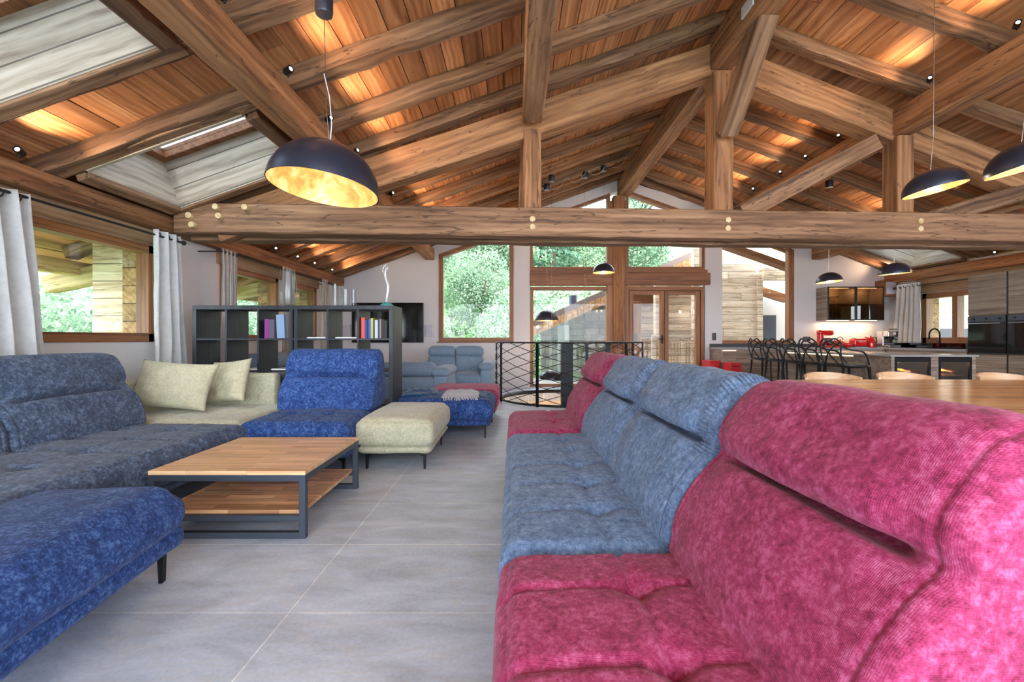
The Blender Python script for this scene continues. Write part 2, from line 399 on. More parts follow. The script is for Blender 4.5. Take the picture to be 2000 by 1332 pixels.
def beam(name, p0, p1, w, h, mat, parent=None, rough=.006, seg=None, up=(0, 0, 1), seed=0, ends=(0, 0)):
    """hewn beam; local x runs from p0 to p1 (axis), w along local y, h along local z"""
    p0, p1 = Vector(p0), Vector(p1); L = (p1-p0).length; d = (p1-p0).normalized()
    u = Vector(up); y = u.cross(d).normalized(); z = d.cross(y)
    R = Matrix((d, y, z)).transposed().to_4x4(); R.translation = p0
    seg = seg or max(3, int(L/.22)); c = min(w, h)*.07
    bm = bmesh.new(); rings = []
    prof = [(-w/2+c, -h/2), (w/2-c, -h/2), (w/2, -h/2+c), (w/2, h/2-c), (w/2-c, h/2), (-w/2+c, h/2), (-w/2, h/2-c), (-w/2, -h/2+c)]
    for i in range(seg+1):
        x = L*i/seg; ring = []
        for j, (a, b) in enumerate(prof):
            n1 = noise.noise(Vector((x*1.3+seed*7.1, j*3.7, seed*1.9)))*rough*1.6
            n2 = noise.noise(Vector((x*5.0+seed*3.3, (j//2)*5.1, 4+seed)))*rough*.7
            s = 1-(abs(n1)+n2)*2/min(w, h)
            xx = x
            if i == 0: xx += ends[0]*b
            if i == seg: xx += ends[1]*b
            ring.append(bm.verts.new((xx, a*s+n1*.5, b*s+n2)))
        rings.append(ring)
    for A, B in zip(rings, rings[1:]):
        for k in range(8): bm.faces.new([A[k], A[(k+1) % 8], B[(k+1) % 8], B[k]])
    bm.faces.new(rings[0][::-1]); bm.faces.new(rings[-1])
    o = link(name, bm, mat, parent, smooth=True, autos=28)
    o.matrix_basis = R
    return o

# ------------------------------------------------------------------ roof geometry
RX = 2.4; SL = .357; TH = atan(SL); CT = cos(TH)
XL, XR = -3.85, 8.24           # inner faces of side walls
YF = 10.0                      # far wall inner face
def zr(x): return 4.60-SL*abs(x-RX)      # underside of rafters
def zb(x): return zr(x)+.15              # underside of ceiling boards
HOLES = [(-3.54, -2.25, 1.75, 2.885), (-3.54, -2.25, 3.80, 4.84), (7.05, 8.1, 8.25, 9.29)]

def floor_mesh():
    bm = bmesh.new(); cx, cy, r = 1.0, 8.4, 1.25
    n = 64; x0, x1, y0, y1 = -4.15, 8.5, -4.2, 10.2
    ring = [bm.verts.new((cx+r*cos(2*pi*k/n), cy+r*sin(2*pi*k/n), 0)) for k in range(n)]
    low = [bm.verts.new((v.co.x, v.co.y, -.22)) for v in ring]
    for k in range(n): bm.faces.new([ring[k], ring[(k+1) % n], low[(k+1) % n], low[k]])
    sq = []
    for k in range(n):
        a = 2*pi*k/n; c, s = cos(a), sin(a)
        m = max(abs(c), abs(s)); sq.append(bm.verts.new((cx+1.35*c/m, cy+1.35*s/m, 0)))
    for k in range(n): bm.faces.new([ring[k], sq[k], sq[(k+1) % n], ring[(k+1) % n]])
    X = [x0, cx-1.35, cx+1.35, x1]; Y = [y0, cy-1.35, cy+1.35, y1]
    for i in range(3):
        for j in range(3):
            if i == 1 and j == 1: continue
            bm.faces.new([bm.verts.new(p) for p in ((X[i], Y[j], 0), (X[i+1], Y[j], 0), (X[i+1], Y[j+1], 0), (X[i], Y[j+1], 0))])
    bmesh.ops.remove_doubles(bm, verts=bm.verts, dist=1e-5)
    return bm
struct(link('floor', floor_mesh(), M['tiles']))
bm = bmesh.new(); n = 64
rg = [[bm.verts.new((1+1.25*cos(2*pi*k/n), 8.4+1.25*sin(2*pi*k/n), z)) for k in range(n)] for z in (-.22, -2.6)]
for k in range(n): bm.faces.new([rg[0][k], rg[0][(k+1) % n], rg[1][(k+1) % n], rg[1][k]])
struct(link('wall_stairwell', bm, M['wellwall'], smooth=True))
struct(link('floor', bx(-.6, 2.6, 6.8, 10, -2.7, -2.6), M['tiles']))
bm = bmesh.new()
lathe(bm, [(1.235, -.06), (1.235, .012), (1.28, .012), (1.28, 0)], 64, 1, 8.4)
struct(link('rim_shadow_ring', bm, M['blackmatte'], smooth=True))  # black ring stands in for the handrail's shadow along the well rim

# ceiling boards
CH = [(h[0]-.09, h[1]-.03, h[2]-.02, h[3]+.02) if h[0] < RX else (h[0]+.03, h[1]+.09, h[2]-.02, h[3]+.02) for h in HOLES]
rnd = random.Random(5)
def ceiling(side, xe):
    bm = bmesh.new(); w = .19*CT; n = int(abs(RX-xe)/w)+1
    for i in range(n):
        a = RX+side*i*w; b = RX+side*(i+1)*w; xa, xb = min(a, b), max(a, b)
        xm = (xa+xb)/2
        cuts = sorted((h[2], h[3]) for h in CH if h[0]-.02 < xm < h[1]+.02)
        y = -4.0; spans = []
        for c in cuts: spans.append((y, c[0])); y = c[1]
        spans.append((y, 11.3))
        segs = [(s0, s1, xa, xb) for s0, s1 in spans]
        for h in CH:   # strip beside an opening keeps only the part outside it
            ov = min(xb, h[1])-max(xa, h[0])
            if ov <= 1e-4: continue
            inside = h[0]-.02 < xm < h[1]+.02
            new = []
            for (s0, s1, p, q) in segs:
                if not inside and s0 < h[2] and s1 > h[3]:
                    new += [(s0, h[2], p, q), (h[3], s1, p, q)]
                    new.append((h[2], h[3], p, h[0]) if xa < h[0] else (h[2], h[3], h[1], q))
                else: new.append((s0, s1, p, q))
            if inside:
                if xa < h[0]-.01: new.append((h[2], h[3], xa, h[0]))
                if xb > h[1]+.01: new.append((h[2], h[3], h[1], xb))
            segs = new
        XA, XB = xa, xb
        for (s0, s1, xa, xb) in segs:
            y = s0
            while y < s1-.01:
                e = min(s1, y+rnd.uniform(2.2, 4.2))
                if s1-e < .4: e = s1
                dz = rnd.uniform(-.003, .003); g = .0035
                vs = []
                for zz in (0, .024):
                    for yy in (y+.001, e-.001):
                        for xx in (xa+g, xb-g): vs.append(bm.verts.new((xx, yy, zb(xx)+zz+dz)))
                for f in ((0, 2, 3, 1), (4, 5, 7, 6), (0, 1, 5, 4), (2, 6, 7, 3), (0, 4, 6, 2), (1, 3, 7, 5)):
                    bm.faces.new([vs[q] for q in f])
                y = e
    return bm
struct(link('ceiling', ceiling(-1, -5.2), M['board']))
struct(link('ceiling', ceiling(1, 9.6), M['board']))
# roof build-up above the boards with openings for the roof windows
bm = bmesh.new()
for (xa, xb) in ((-5.2, RX), (RX, 9.6)):
    hs = [((h[0]-.26 if h[0] < RX else h[0]-.06), (h[1]+.06 if h[0] < RX else h[1]+.26), h[2]-.06, h[3]+.06) for h in HOLES if xa <= h[0] and h[1] <= xb]
    xs = sorted({xa, xb} | {q for h in hs for q in h[:2]}); ys = sorted({-4.0, 11.3} | {q for h in hs for q in h[2:]})
    for i in range(len(xs)-1):
        for j in range(len(ys)-1):
            cx, cy = (xs[i]+xs[i+1])/2, (ys[j]+ys[j+1])/2
            if any(h[0] < cx < h[1] and h[2] < cy < h[3] for h in hs): continue
            vs = [bm.verts.new((x, y, zb(x)+z)) for z in (.03, .3) for y in (ys[j], ys[j+1]) for x in (xs[i], xs[i+1])]
            for f in ((0, 2, 3, 1), (4, 5, 7, 6), (0, 1, 5, 4), (2, 6, 7, 3), (0, 4, 6, 2), (1, 3, 7, 5)): bm.faces.new([vs[q] for q in f])
struct(link('roof', bm, M['roofout']))

# roof windows with pale board shafts
for k, (x0, x1, y0, y1) in enumerate(HOLES):
    e = sempty('window_%d' % (8+k), (x0, 0, zr(x0))); e.rotation_euler = (0, -TH if x0 < RX else TH, 0)
    L = (x1-x0)/CT
    link('shaft_lining', bx(0, L, y1, y1+.03, -.01, .58), M['shaft_d'], e)
    link('shaft_lining', bx(0, L, y0-.03, y0, -.01, .58), M['shaft_d'], e)
    link('shaft_lining', bx(-.03, 0, y0, y1, -.01, .58), M['shaft_v'], e)
    link('shaft_lining', bx(L, L+.03, y0, y1, -.01, .58), M['shaft_v'], e)
    bm = bmesh.new()
    box(bm, 0, L, y0, y0+.08, .5, .6); box(bm, 0, L, y1-.08, y1, .5, .6)
    box(bm, 0, .08, y0+.08, y1-.08, .5, .6); box(bm, L-.08, L, y0+.08, y1-.08, .5, .6)
    link('window_frame', bm, M['frame_y'], e)
    link('pane', bx(.08, L-.08, y0+.08, y1-.08, .56, .565), M['pane_roof'], e)
    q = .12
    link('opening_trim', bx(-q, L+q, y1+.005, y1+q, -.03, .1, bevel=.008), M['beam'], e)
    link('opening_trim', bx(-q, L+q, y0-q, y0-.005, .0, .1, bevel=.008), M['beam'], e)
    for (a, b) in ((-q, -.005), (L+.005, L+q)):
        o = link('opening_trim', bx(y0+.0, y1-.0, -b, -a, -.048, .098, bevel=.008), M['beam'], e); o.rotation_euler = (0, 0, pi/2)
    # outer kerb closing the roof build-up
    bm = bmesh.new()
    box(bm, -.1, -.03, y0-.1, y1+.1, .15, .6); box(bm, L+.03, L+.1, y0-.1, y1+.1, .15, .6)
    box(bm, -.03, L+.03, y0-.1, y0-.03, .15, .6); box(bm, -.03, L+.03, y1+.03, y1+.1, .15, .6)
    link('kerb', bm, M['roofout'], e)

# ------------------------------------------------------------------ walls
WT = .3
def wall_x(name, xa, xb, opens, ztop, y0=-4.0, y1=10.3):
    bm = bmesh.new(); ys = sorted({y0, y1} | {q for o in opens for q in o[:2]})
    for a, b in zip(ys, ys[1:]):
        o = [o for o in opens if o[0] <= a and b <= o[1]]
        if o: box(bm, xa, xb, a, b, -.1, o[0][2]); box(bm, xa, xb, a, b, o[0][3], ztop)
        else: box(bm, xa, xb, a, b, -.1, ztop)
    return struct(link(name, bm, M['wall']))
wall_x('wall_left', XL-WT, XL, [(2.3, 4.86, 1.07, 2.05), (6.0, 7.42, 1.07, 2.05), (7.62, 8.85, 1.07, 2.05)], 2.42)
wall_x('wall_right', XR, XR+WT, [(7.7, 9.17, 1.02, 1.97)], 2.52)

def wall_far():
    bm = bmesh.new()
    def strip(x0, x1, z0, z1):
        f0 = z0 if callable(z0) else (lambda x: z0); f1 = z1 if callable(z1) else (lambda x: z1)
        poly_prism(bm, [(x0, f0(x0)), (x1, f0(x1)), (x1, f1(x1)), (x0, f1(x0))], 'Y', YF, YF+.3)
    t = lambda x: zb(x)
    u = lambda x: zr(x)-.22
    strip(XL-.3, -1.64, -.1, t)
    strip(-1.64, .0, -.1, 1.02); strip(-1.64, .0, u, t)
    strip(0, .36, -.1, t)
    strip(.36, RX, u, t); strip(RX, 4.2, u, t)
    strip(4.2, 4.58, -.1, t)
    strip(4.58, 6.16, -.1, 1.0); strip(4.58, 6.16, u, t)
    strip(6.16, XR+.3, -.1, t)
    return bm
struct(link('wall_back', wall_far(), M['wall']))
# wall behind the camera: piers and lintel around wide openings
bm = bmesh.new()
for (a, b) in ((-4.15, -3.5), (2.1, 2.7), (7.9, 8.54)): poly_prism(bm, [(a, -.1), (b, -.1), (b, zb(b)), (a, zb(a))], 'Y', -4.2, -3.95)
struct(link('wall_front', bm, M['wall']))

# ---- left wall timber: plate, header board
def plate(name, x0, x1, z0, z1, label, y0=-1.0):
    o = beam(name, ((x0+x1)/2, y0, (z0+z1)/2), ((x0+x1)/2, 9.98, (z0+z1)/2), x1-x0, z1-z0, M['beam_warm'], rough=.008, seed=3)
    return tag(o, label, 'beam')
plate('wall_plate', XL-.05, -3.70, 2.235, 2.41, 'long warm brown wall plate beam running above the left windows')
plate('wall_plate', XR-.12, XR+.05, 2.28, 2.47, 'warm brown wall plate beam above the kitchen window on the right wall')
struct(link('trim_2', bx(XL, XL+.03, 2.2, 4.98, 2.06, 2.235), M['header']))
struct(link('trim_3', bx(XL, XL+.03, 5.9, 8.95, 2.06, 2.235), M['header']))
struct(link('trim_4', bx(XR-.03, XR, 7.0, 9.3, 2.0, 2.28), M['header']))

def win_side(n, xf, sgn, y0, y1, z0, z1, mull=(), fw=.07):
    """window in a side wall; xf = inner face of wall, sgn = outward direction"""
    e = sempty('window_%d' % n, (xf, y0, z0)); d = y1-y0; h = z1-z0
    def X(a, b): return (min(sgn*a, sgn*b), max(sgn*a, sgn*b))
    a, b = X(-.015, .12)
    link('window_frame', bx(a, b, 0, d, -.02, fw, bevel=.004), M['frame_y'], e)
    link('window_frame', bx(a, b, 0, d, h-fw, h+.015, bevel=.004), M['frame_y'], e)
    link('window_frame', bx(a, b, -.03, fw, -.02, h+.015, bevel=.004), M['frame_z'], e)
    link('window_frame', bx(a, b, d-fw, d+.03, -.02, h+.015, bevel=.004), M['frame_z'], e)
    for m in mull: link('mullion', bx(a, b, m-y0-.05, m-y0+.05, fw, h-fw, bevel=.004), M['frame_z'], e)
    a, b = X(.06, .068)
    link('pane', bx(a, b, fw, d-fw, fw, h-fw), M['pane'], e)
    a, b = X(.12, .3)
    bm = bmesh.new(); box(bm, a, b, 0, .025, 0, h); box(bm, a, b, d-.025, d, 0, h); box(bm, a, b, 0, d, 0, .02); box(bm, a, b, 0, d, h-.02, h)
    link('outer_reveal', bm, M['siding_y'], e)
    return e
win_side(1, XL, -1, 2.3, 4.86, 1.07, 2.05)
win_side(2, XL, -1, 6.0, 7.42, 1.07, 2.05)
win_side(3, XL, -1, 7.62, 8.85, 1.07, 2.05)
e = win_side(4, XR, 1, 7.7, 9.17, 1.02, 1.97, mull=(8.5,), fw=.09)
link('window_handle', bx(-.045, -.02, .035, .05, .38, .5), M['switch'], e)

# ---- far wall glazing
def rect_frame(e, x0, x1, z0, z1, fw=.06, y0=.02, y1=.14, top=None):
    """rectangular frame; with top(x) the head follows the roof"""
    t = top or (lambda x: z1)
    link('window_frame', bx(x0, x1, y0, y1, z0, z0+fw, bevel=.004), M['frame_x'], e)
    bm = bmesh.new(); poly_prism(bm, [(x0, t(x0)-fw), (x1, t(x1)-fw), (x1, t(x1)), (x0, t(x0))], 'Y', y0, y1)
    link('window_frame', bm, M['frame_x'], e)
    for a, b in ((x0, x0+fw), (x1-fw, x1)):
        bm = bmesh.new(); poly_prism(bm, [(a, z0+fw), (b, z0+fw), (b, t(b)-fw), (a, t(a)-fw)], 'Y', y0, y1)
        link('window_frame', bm, M['frame_z'], e)
    bm = bmesh.new(); a, b = x0+fw, x1-fw
    poly_prism(bm, [(a, z0+fw), (b, z0+fw), (b, t(b)-fw), (a, t(a)-fw)], 'Y', (y0+y1)/2, (y0+y1)/2+.008)
    link('pane', bm, M['pane'], e)
u = lambda x: zr(x)-.22
e = sempty('window_5', (0, YF, 0)); rect_frame(e, -1.64, .0, 1.02, 0, .09, -.02, .14, top=u)
link('window_sill', bx(-1.68, .04, -.05, .02, .995, 1.02), M['frame_x'], e)
e = sempty('window_6', (0, YF, 0)); rect_frame(e, .36, 2.12, 0.02, 2.23, .075, .0, .14)
rect_frame(e, .36, 2.12, 2.60, 0, .065, .0, .14, top=u)
e = sempty('window_7', (0, YF, 0)); rect_frame(e, 2.46, 4.2, 2.60, 0, .065, .0, .14, top=u)
e = sempty('window_11', (0, YF, 0)); rect_frame(e, 4.58, 6.16, 1.0, 0, .05, .14, .24, top=u)
bm = bmesh.new(); poly_prism(bm, [(6.04, 1.05), (6.16, 1.05), (6.16, u(6.16)), (6.04, u(6.04))], 'Y', .0, .14); link('window_frame', bm, M['frame_z'], e)
link('window_sill', bx(4.58, 6.16, -.01, .14, .97, 1.002), M['frame_x'], e)
e = sempty('door_1', (0, YF, 0))
link('door_frame', bx(2.47, 2.53, -.03, .14, 0, 2.23, bevel=.004), M['frame_z'], e)
link('door_frame', bx(4.1, 4.17, -.03, .14, 0, 2.23, bevel=.004), M['frame_z'], e)
link('door_frame', bx(2.53, 4.1, -.03, .14, 2.14, 2.23, bevel=.004), M['frame_x'], e)
for (a, b) in ((2.54, 3.30), (3.31, 4.09)):
    lf = link('door_leaf', bx(a, a+.09, -.01, .07, .02, 2.13, bevel=.004), M['frame_z'], e)
    link('stile', bx(b-.09, b, -.01, .07, .02, 2.13, bevel=.004), M['frame_z'], lf)
    link('rail', bx(a+.09, b-.09, -.01, .07, .02, .14, bevel=.004), M['frame_x'], lf)
    link('rail', bx(a+.09, b-.09, -.01, .07, 2.05, 2.13, bevel=.004), M['frame_x'], lf)
    link('pane', bx(a+.09, b-.09, .03, .036, .14, 2.05), M['pane'], lf)
bm = bmesh.new(); box(bm, 3.24, 3.27, -.04, -.01, .98, 1.16); tube(bm, [(3.255, -.04, 1.08), (3.255, -.07, 1.08), (3.15, -.07, 1.08)], .009)
link('door_handle', bm, M['black'], e)
# posts and transoms of the glazed gable
struct(link('trim_5', bx(2.17, 2.42, YF-.1, YF+.12, 0, 4.2, bevel=.012), M['post_z']))
struct(link('trim_6', bx(.36, 2.17, YF-.05, YF+.12, 2.25, 2.51, bevel=.012), M['frame_x']))
struct(link('trim_7', bx(2.42, 4.29, YF-.09, YF+.12, 2.26, 2.52, bevel=.012), M['frame_x']))
struct(link('trim_8', bx(.36, 2.17, YF-.02, YF+.1, 2.51, 2.6), M['frame_x']))
struct(link('trim_9', bx(2.42, 4.25, YF-.02, YF+.1, 2.52, 2.6), M['frame_x']))
struct(link('rim_shadow_ring0', bx(2.05, 2.17, YF-.04, YF+.1, 0, 4.1), M['frame_z']))
struct(link('rim_shadow_ring1', bx(2.42, 2.5, YF-.04, YF+.1, 0, 4.1), M['frame_z']))

# ------------------------------------------------------------------ roof timbers
ORD = ['first', 'second', 'third', 'fourth', 'fifth', 'sixth', 'seventh', 'eighth', 'ninth', 'tenth', 'eleventh', 'twelfth', 'thirteenth', 'fourteenth', 'fifteenth']
RY = [1.52, 2.25, 2.98, 3.70, 4.45, 5.12, 5.85, 6.55, 7.25, 7.95, 8.65, 9.35, 9.91]
for i, y in enumerate(RY):
    xa = -5.0
    if i in (1, 4): xa = -2.14
    o = beam('roof_rafter', (xa, y, zr(xa)+.075), (RX-.03, y, zr(RX)+.065), .165, .15, M['beam_warm' if i > 6 and i % 2 else 'beam'], rough=.018, seed=i+1)
    tag(o, 'hewn brown rafter on the left roof slope, %s counted from the camera' % ORD[i], 'rafter', 'left slope rafters')
for i, y in enumerate([1.35, 2.1, 2.85, 3.60, 4.30, 5.12, 5.85, 6.55, 7.25, 8.04, 8.70, 9.50, 9.91]):
    xb_ = 9.4
    if i == 10: xb_ = 6.93
    o = beam('roof_rafter', (xb_, y, zr(xb_)+.075), (RX+.03, y, zr(RX)+.065), .165, .15, M['beam'], rough=.018, seed=i+31)
    tag(o, 'hewn brown rafter on the right roof slope, %s counted from the camera' % ORD[i], 'rafter', 'right slope rafters')

def purlin(name, x, zbot, w, h, label, y0=-1.0, y1=9.99, seed=0, mat='beam_warm'):
    o = beam(name, (x, y0, zbot+h/2), (x, y1, zbot+h/2), w, h, M[mat], rough=.008, seed=seed); tag(o, label, 'beam'); return o
purlin('roof_purlin', -1.835, 2.81, .205, zr(-1.83)-2.81-.03, 'long square purlin sloping away above the left sofas, left of the big pendant', seed=2)
purlin('roof_purlin', .21, 3.47, .235, zr(.21)-3.47-.04, 'square purlin seen end-on high above the middle of the room, left of the ridge', seed=4, mat='beam', y1=5.05)
purlin('roof_purlin', .21, 3.47, .235, zr(.21)-3.47-.04, 'far length of the middle left purlin, beyond the truss', seed=14, mat='beam', y0=5.45)
purlin('ridge_beam', 2.41, 4.19, .27, .37, 'heavy ridge beam with a white detector on its left face', seed=6)
purlin('roof_purlin', 4.585, 3.47, .225, zr(4.585)-3.47-.04, 'square purlin above the dining table, right of the ridge', seed=8)
purlin('roof_purlin', 6.63, 2.81, .205, zr(6.63)-2.81-.03, 'lower right purlin passing above the kitchen', seed=10)

TR = thing('roof_truss', 'large timber roof truss with a pale pegged tie beam spanning the whole room', 'roof truss', (0, 5.065, 0), atan(.0447))
beam('tie_beam', (-3.66, .1, 2.39), (8.2, .1, 2.39), .2, .33, M['beam'], TR, rough=.006, seed=20)
beam('tie_beam', (-3.66, .375, 2.37), (8.2, .375, 2.37), .2, .33, M['beam'], TR, rough=.008, seed=21)
pt = lambda x: 3.70+SL*(x if x < RX else 2*RX-x)
for s, xa in ((0, -3.3), (1, 8.1)):
    beam('principal_rafter', (xa, .24, pt(xa)-.19), (RX, .24, pt(RX)-.19), .26, .36, M['beam_warm' if s else 'beam_warm'], TR, rough=.008, seed=22+s)
def vpost(x, w, d, z0, z1, y, seed, mat='post_z'):
    o = beam('post', (x, y, z0), (x, y, z1), w, d, M['beam_warm'], TR, up=(0, 1, 0), rough=.005, seed=seed); return o
o = vpost(2.43, .235, .26, 2.5, 4.17, .2, 25); o.name = 'king_post'
vpost(.22, .2, .2, 2.5, 3.46, .18, 26)
vpost(4.6, .2, .24, 2.5, 3.46, .17, 27)
beam('strut', (2.68, .2, 2.55), (4.32, .2, 3.42), .18, .2, M['beam'], TR, seed=28)
beam('strut', (4.95, .2, 2.5), (6.6, .2, 2.98), .18, .2, M['beam'], TR, seed=29)
beam('brace', (2.43, .02, 3.42), (2.43, -.74, 4.25), .2, .2, M['beam'], TR, seed=30)
for (px, py) in ((1040, 428), (1040, 443), (1421.5, 430), (1421.5, 446), (1797, 432), (1797, 447), (372, 422), (378, 440), (424, 405), (430, 423), (481, 406)):
    # tie beam face: y = 5.065 + .0447 x
    k = (px-1003)/890; Y = 5.065/(1-.0447*k); X = k*Y; Z = 1.08+(662-py)/890*Y
    big = px < 600
    bm = bmesh.new(); bmesh.ops.create_cone(bm, cap_ends=True, segments=18, radius1=.033, radius2=.031, depth=.06 if big else .03)
    bmesh.ops.rotate(bm, verts=bm.verts, matrix=Matrix.Rotation(pi/2, 3, 'X'))
    o = link('peg', bm, M['pegwood'], TR, smooth=True, autos=40); o.location = (X/cos(TR.rotation_euler.z), -.012 if big else 0, Z)

# ------------------------------------------------------------------ soft furniture
def soft_box(bm, x0, x1, y0, y1, z0, z1, r=.05, n=28, crown=.03, bulge=.015, seamx=(), seamy=(), gd=.02, gs=.02, dim=True, seed=0):
    """rounded cushion block with optional tufting seams on top"""
    hx, hy, hz = (x1-x0)/2, (y1-y0)/2, (z1-z0)/2; cx, cy, cz = (x0+x1)/2, (y0+y1)/2, (z0+z1)/2
    tmp = bmesh.new()
    nx = max(8, int(n*hx/max(hx, hy))); ny = max(8, int(n*hy/max(hx, hy))); nz = max(6, int(n*hz/max(hx, hy)*1.3))
    def warp(t):  # denser towards the ends
        return sin(t*pi/2)*.5+t*.5
    def addgrid(na, nb, f):
        g = [[tmp.verts.new(f(warp(-1+2*i/na), warp(-1+2*j/nb))) for j in range(nb+1)] for i in range(na+1)]
        for i in range(na):
            for j in range(nb): tmp.faces.new([g[i][j], g[i+1][j], g[i+1][j+1], g[i][j+1]])
    for s in (-1, 1):
        addgrid(nx, ny, lambda a, b: (a*hx, b*hy, s*hz))
        addgrid(nx, nz, lambda a, b: (a*hx, s*hy, b*hz))
        addgrid(ny, nz, lambda a, b: (s*hx, a*hy, b*hz))
    bmesh.ops.remove_doubles(tmp, verts=tmp.verts, dist=1e-5)
    for v in tmp.verts:
        p = v.co.copy(); u, w, q = p.x/hx, p.y/hy, p.z/hz
        inner = Vector((max(-hx+r, min(hx-r, p.x)), max(-hy+r, min(hy-r, p.y)), max(-hz+r, min(hz-r, p.z))))
        d = p-inner
        if d.length > 1e-9: p = inner+d.normalized()*r
        if q > -.2:
            k = max(0, q); p.z += crown*k*(1-u*u)**.6*(1-w*w)**.6 if abs(u) < 1 and abs(w) < 1 else 0
        sd = (1-q*q) if abs(q) < 1 else 0
        p.x += bulge*sd*u*(abs(u) > .9); p.y += bulge*sd*w*(abs(w) > .9)
        if q > .3:
            g = 0; gx = [exp(-((p.x-(sx-cx))/gs)**2) for sx in seamx]; gy = [exp(-((p.y-(sy-cy))/gs)**2) for sy in seamy]
            wx = [exp(-((p.x-(sx-cx))/(gs*3.5))**2) for sx in seamx]; wy = [exp(-((p.y-(sy-cy))/(gs*3.5))**2) for sy in seamy]
            g += .5*sum(gx)+.5*sum(gy)
            if dim and seamx and seamy: g += 1.3*max(wx)*max(wy)
            fade = min(1, (q-.3)/.4)
            p.z -= gd*g*fade
        nn = noise.noise(Vector((p.x*4+seed, p.y*4, p.z*4+seed*2)))*.006+noise.noise(Vector((p.x*11+seed, p.y*11, p.z*11)))*.0025
        p += Vector((d.x, d.y, d.z)).normalized()*nn if d.length > 1e-9 else Vector((0, 0, nn))
        v.co = p+Vector((cx, cy, cz))
    me = bpy.data.meshes.new('t'); tmp.to_mesh(me); tmp.free(); bm.from_mesh(me); bpy.data.meshes.remove(me)

BACKPROF = [(.53, .40), (.515, .47), (.53, .54), (.575, .62), (.635, .69), (.672, .735), (.668, .79), (.69, .86), (.735, .925), (.79, .958), (.85, .962), (.91, .925), (.95, .82), (.965, .65), (.965, .42), (.75, .39)]
def catmull(P, sub):
    n = len(P); out = []
    for i in range(n):
        p0, p1, p2, p3 = [Vector(P[(i+k) % n]) for k in (-1, 0, 1, 2)]
        for s in range(sub):
            t = s/sub
            out.append(.5*((2*p1)+(p2-p0)*t+(2*p0-5*p1+4*p2-p3)*t*t+(3*p1-p0-3*p2+p3)*t**3))
    return out
def back_mesh(w, prof=BACKPROF, r=.045, nx=56, sub=6, crease=(.675, .735), cd=.06, ext=.72, pucker=0, curve=0, seed=0, seam=True, drop=.055):
    """backrest: closed profile (depth, height) swept along its width, with a pressed crease between lumbar and head roll"""
    P = [Vector((p[0], p[1])) for p in catmull([Vector((a, b, 0)) for a, b in prof], sub)]
    n = len(P); c = sum(P, Vector((0, 0)))/n
    nrm = []
    for i in range(n):
        t = (P[(i+1) % n]-P[i-1]).normalized(); nn = Vector((t.y, -t.x))
        if nn.dot(P[i]-c) < 0: nn = -nn
        nrm.append(nn)
    # arc position of crease for mask
    ic = min(range(n), key=lambda i: (P[i]-Vector(crease)).length)
    bm = bmesh.new(); rings = []
    xs = []
    for k in range(nx+1):
        t = -1+2*k/nx; t = t*.45+sin(t*pi/2)*.55; xs.append(t*w/2)
    xs = [-w/2]*1+xs[1:-1]+[w/2]
    for x in xs:
        e = max(0, abs(x)-(w/2-r)); ins = r-sqrt(max(0, r*r-e*e)); tt = abs(x)/(w/2)
        msk = 1/(1+exp((tt-ext)/.05))
        ring = []
        for i in range(n):
            q = P[i]; dist = (q-P[ic]).length
            front = q.x < c.x+.04
            off = 0
            if front and dist < .25:
                up = (q.y-P[ic].y)
                off -= cd*msk*exp(-(dist/.013)**2)
                off += (.034 if up > 0 else .022)*msk*exp(-((dist-.06)/.05)**2)
            if front: off += .016*(1-tt*tt)
            if pucker and e > 0: off += pucker*sin(i*2.1)*(e/r)*(.5 if not front else 1)*(q.y > .7)
            if pucker and 0 <= (w/2-r)-abs(x) < .06: off += pucker*.5*sin(i*2.1)*(q.y > .7)
            p = q+nrm[i]*off
            if ins: p = p+(c-p).normalized()*ins
            sh = curve*(x*x)
            if front or True: sm = .0
            if seam:  # stitched side seam
                dsx = (w/2-r*1.05)-abs(x)
                sm = -.006*exp(-(dsx/.006)**2)
            nn = noise.noise(Vector((x*5+seed, p.x*5, p.y*5)))*.008+noise.noise(Vector((x*14+seed, p.x*14, p.y*14)))*.003
            p = p+nrm[i]*(nn+sm)
            if tt > .68 and p.y > .78: p.y -= drop*((tt-.68)/.32)**2.2*min(1, (p.y-.78)/.12)
            ring.append(bm.verts.new((x, p.x, p.y+sh)))
        rings.append(ring)
    for A, B in zip(rings, rings[1:]):
        for i in range(n): bm.faces.new([A[i], A[(i+1) % n], B[(i+1) % n], B[i]])
    for R in (rings[0], rings[-1]):
        bm.faces.new(R)
    return bm

def leg_mesh(sx, sy):
    bm = bmesh.new()
    poly_prism(bm, [(-.008, 0), (.007, 0), (.012, .10), (.085, .137), (.085, .15), (-.014, .15)], 'Y', -.013, .013)
    if sx > 0: bmesh.ops.scale(bm, vec=(-1, 1, 1), verts=bm.verts)
    return bm
def base_and_legs(t, x0, x1, y0, y1, mat, zt=.2, zb_=.135, legs=((0, 0), (1, 0), (0, 1), (1, 1))):
    bm = bmesh.new(); soft_box(bm, x0+.015, x1-.015, y0+.015, y1-.015, zb_, zt, r=.03, n=20, crown=0, bulge=.008)
    link('base', bm, mat, t, smooth=True)
    for i, j in legs:
        sx = 1 if i else -1
        o = link('leg', leg_mesh(sx, 0), M['black'], t); o.location = ((x1-.07) if i else (x0+.07), (y1-.08) if j else (y0+.08), 0)
def seat_top(t, x0, x1, y0, y1, mat, sx, sy, z0=.185, z1=.415, n=44, name='seat_cushion', gd=.024, crown=.03, seed=0, r=.055):
    bm = bmesh.new(); soft_box(bm, x0, x1, y0, y1, z0, z1, r=r, n=n, crown=crown, bulge=.018, seamx=sx, seamy=sy, gd=gd, gs=.013, seed=seed)
    return link(name, bm, mat, t, smooth=True)

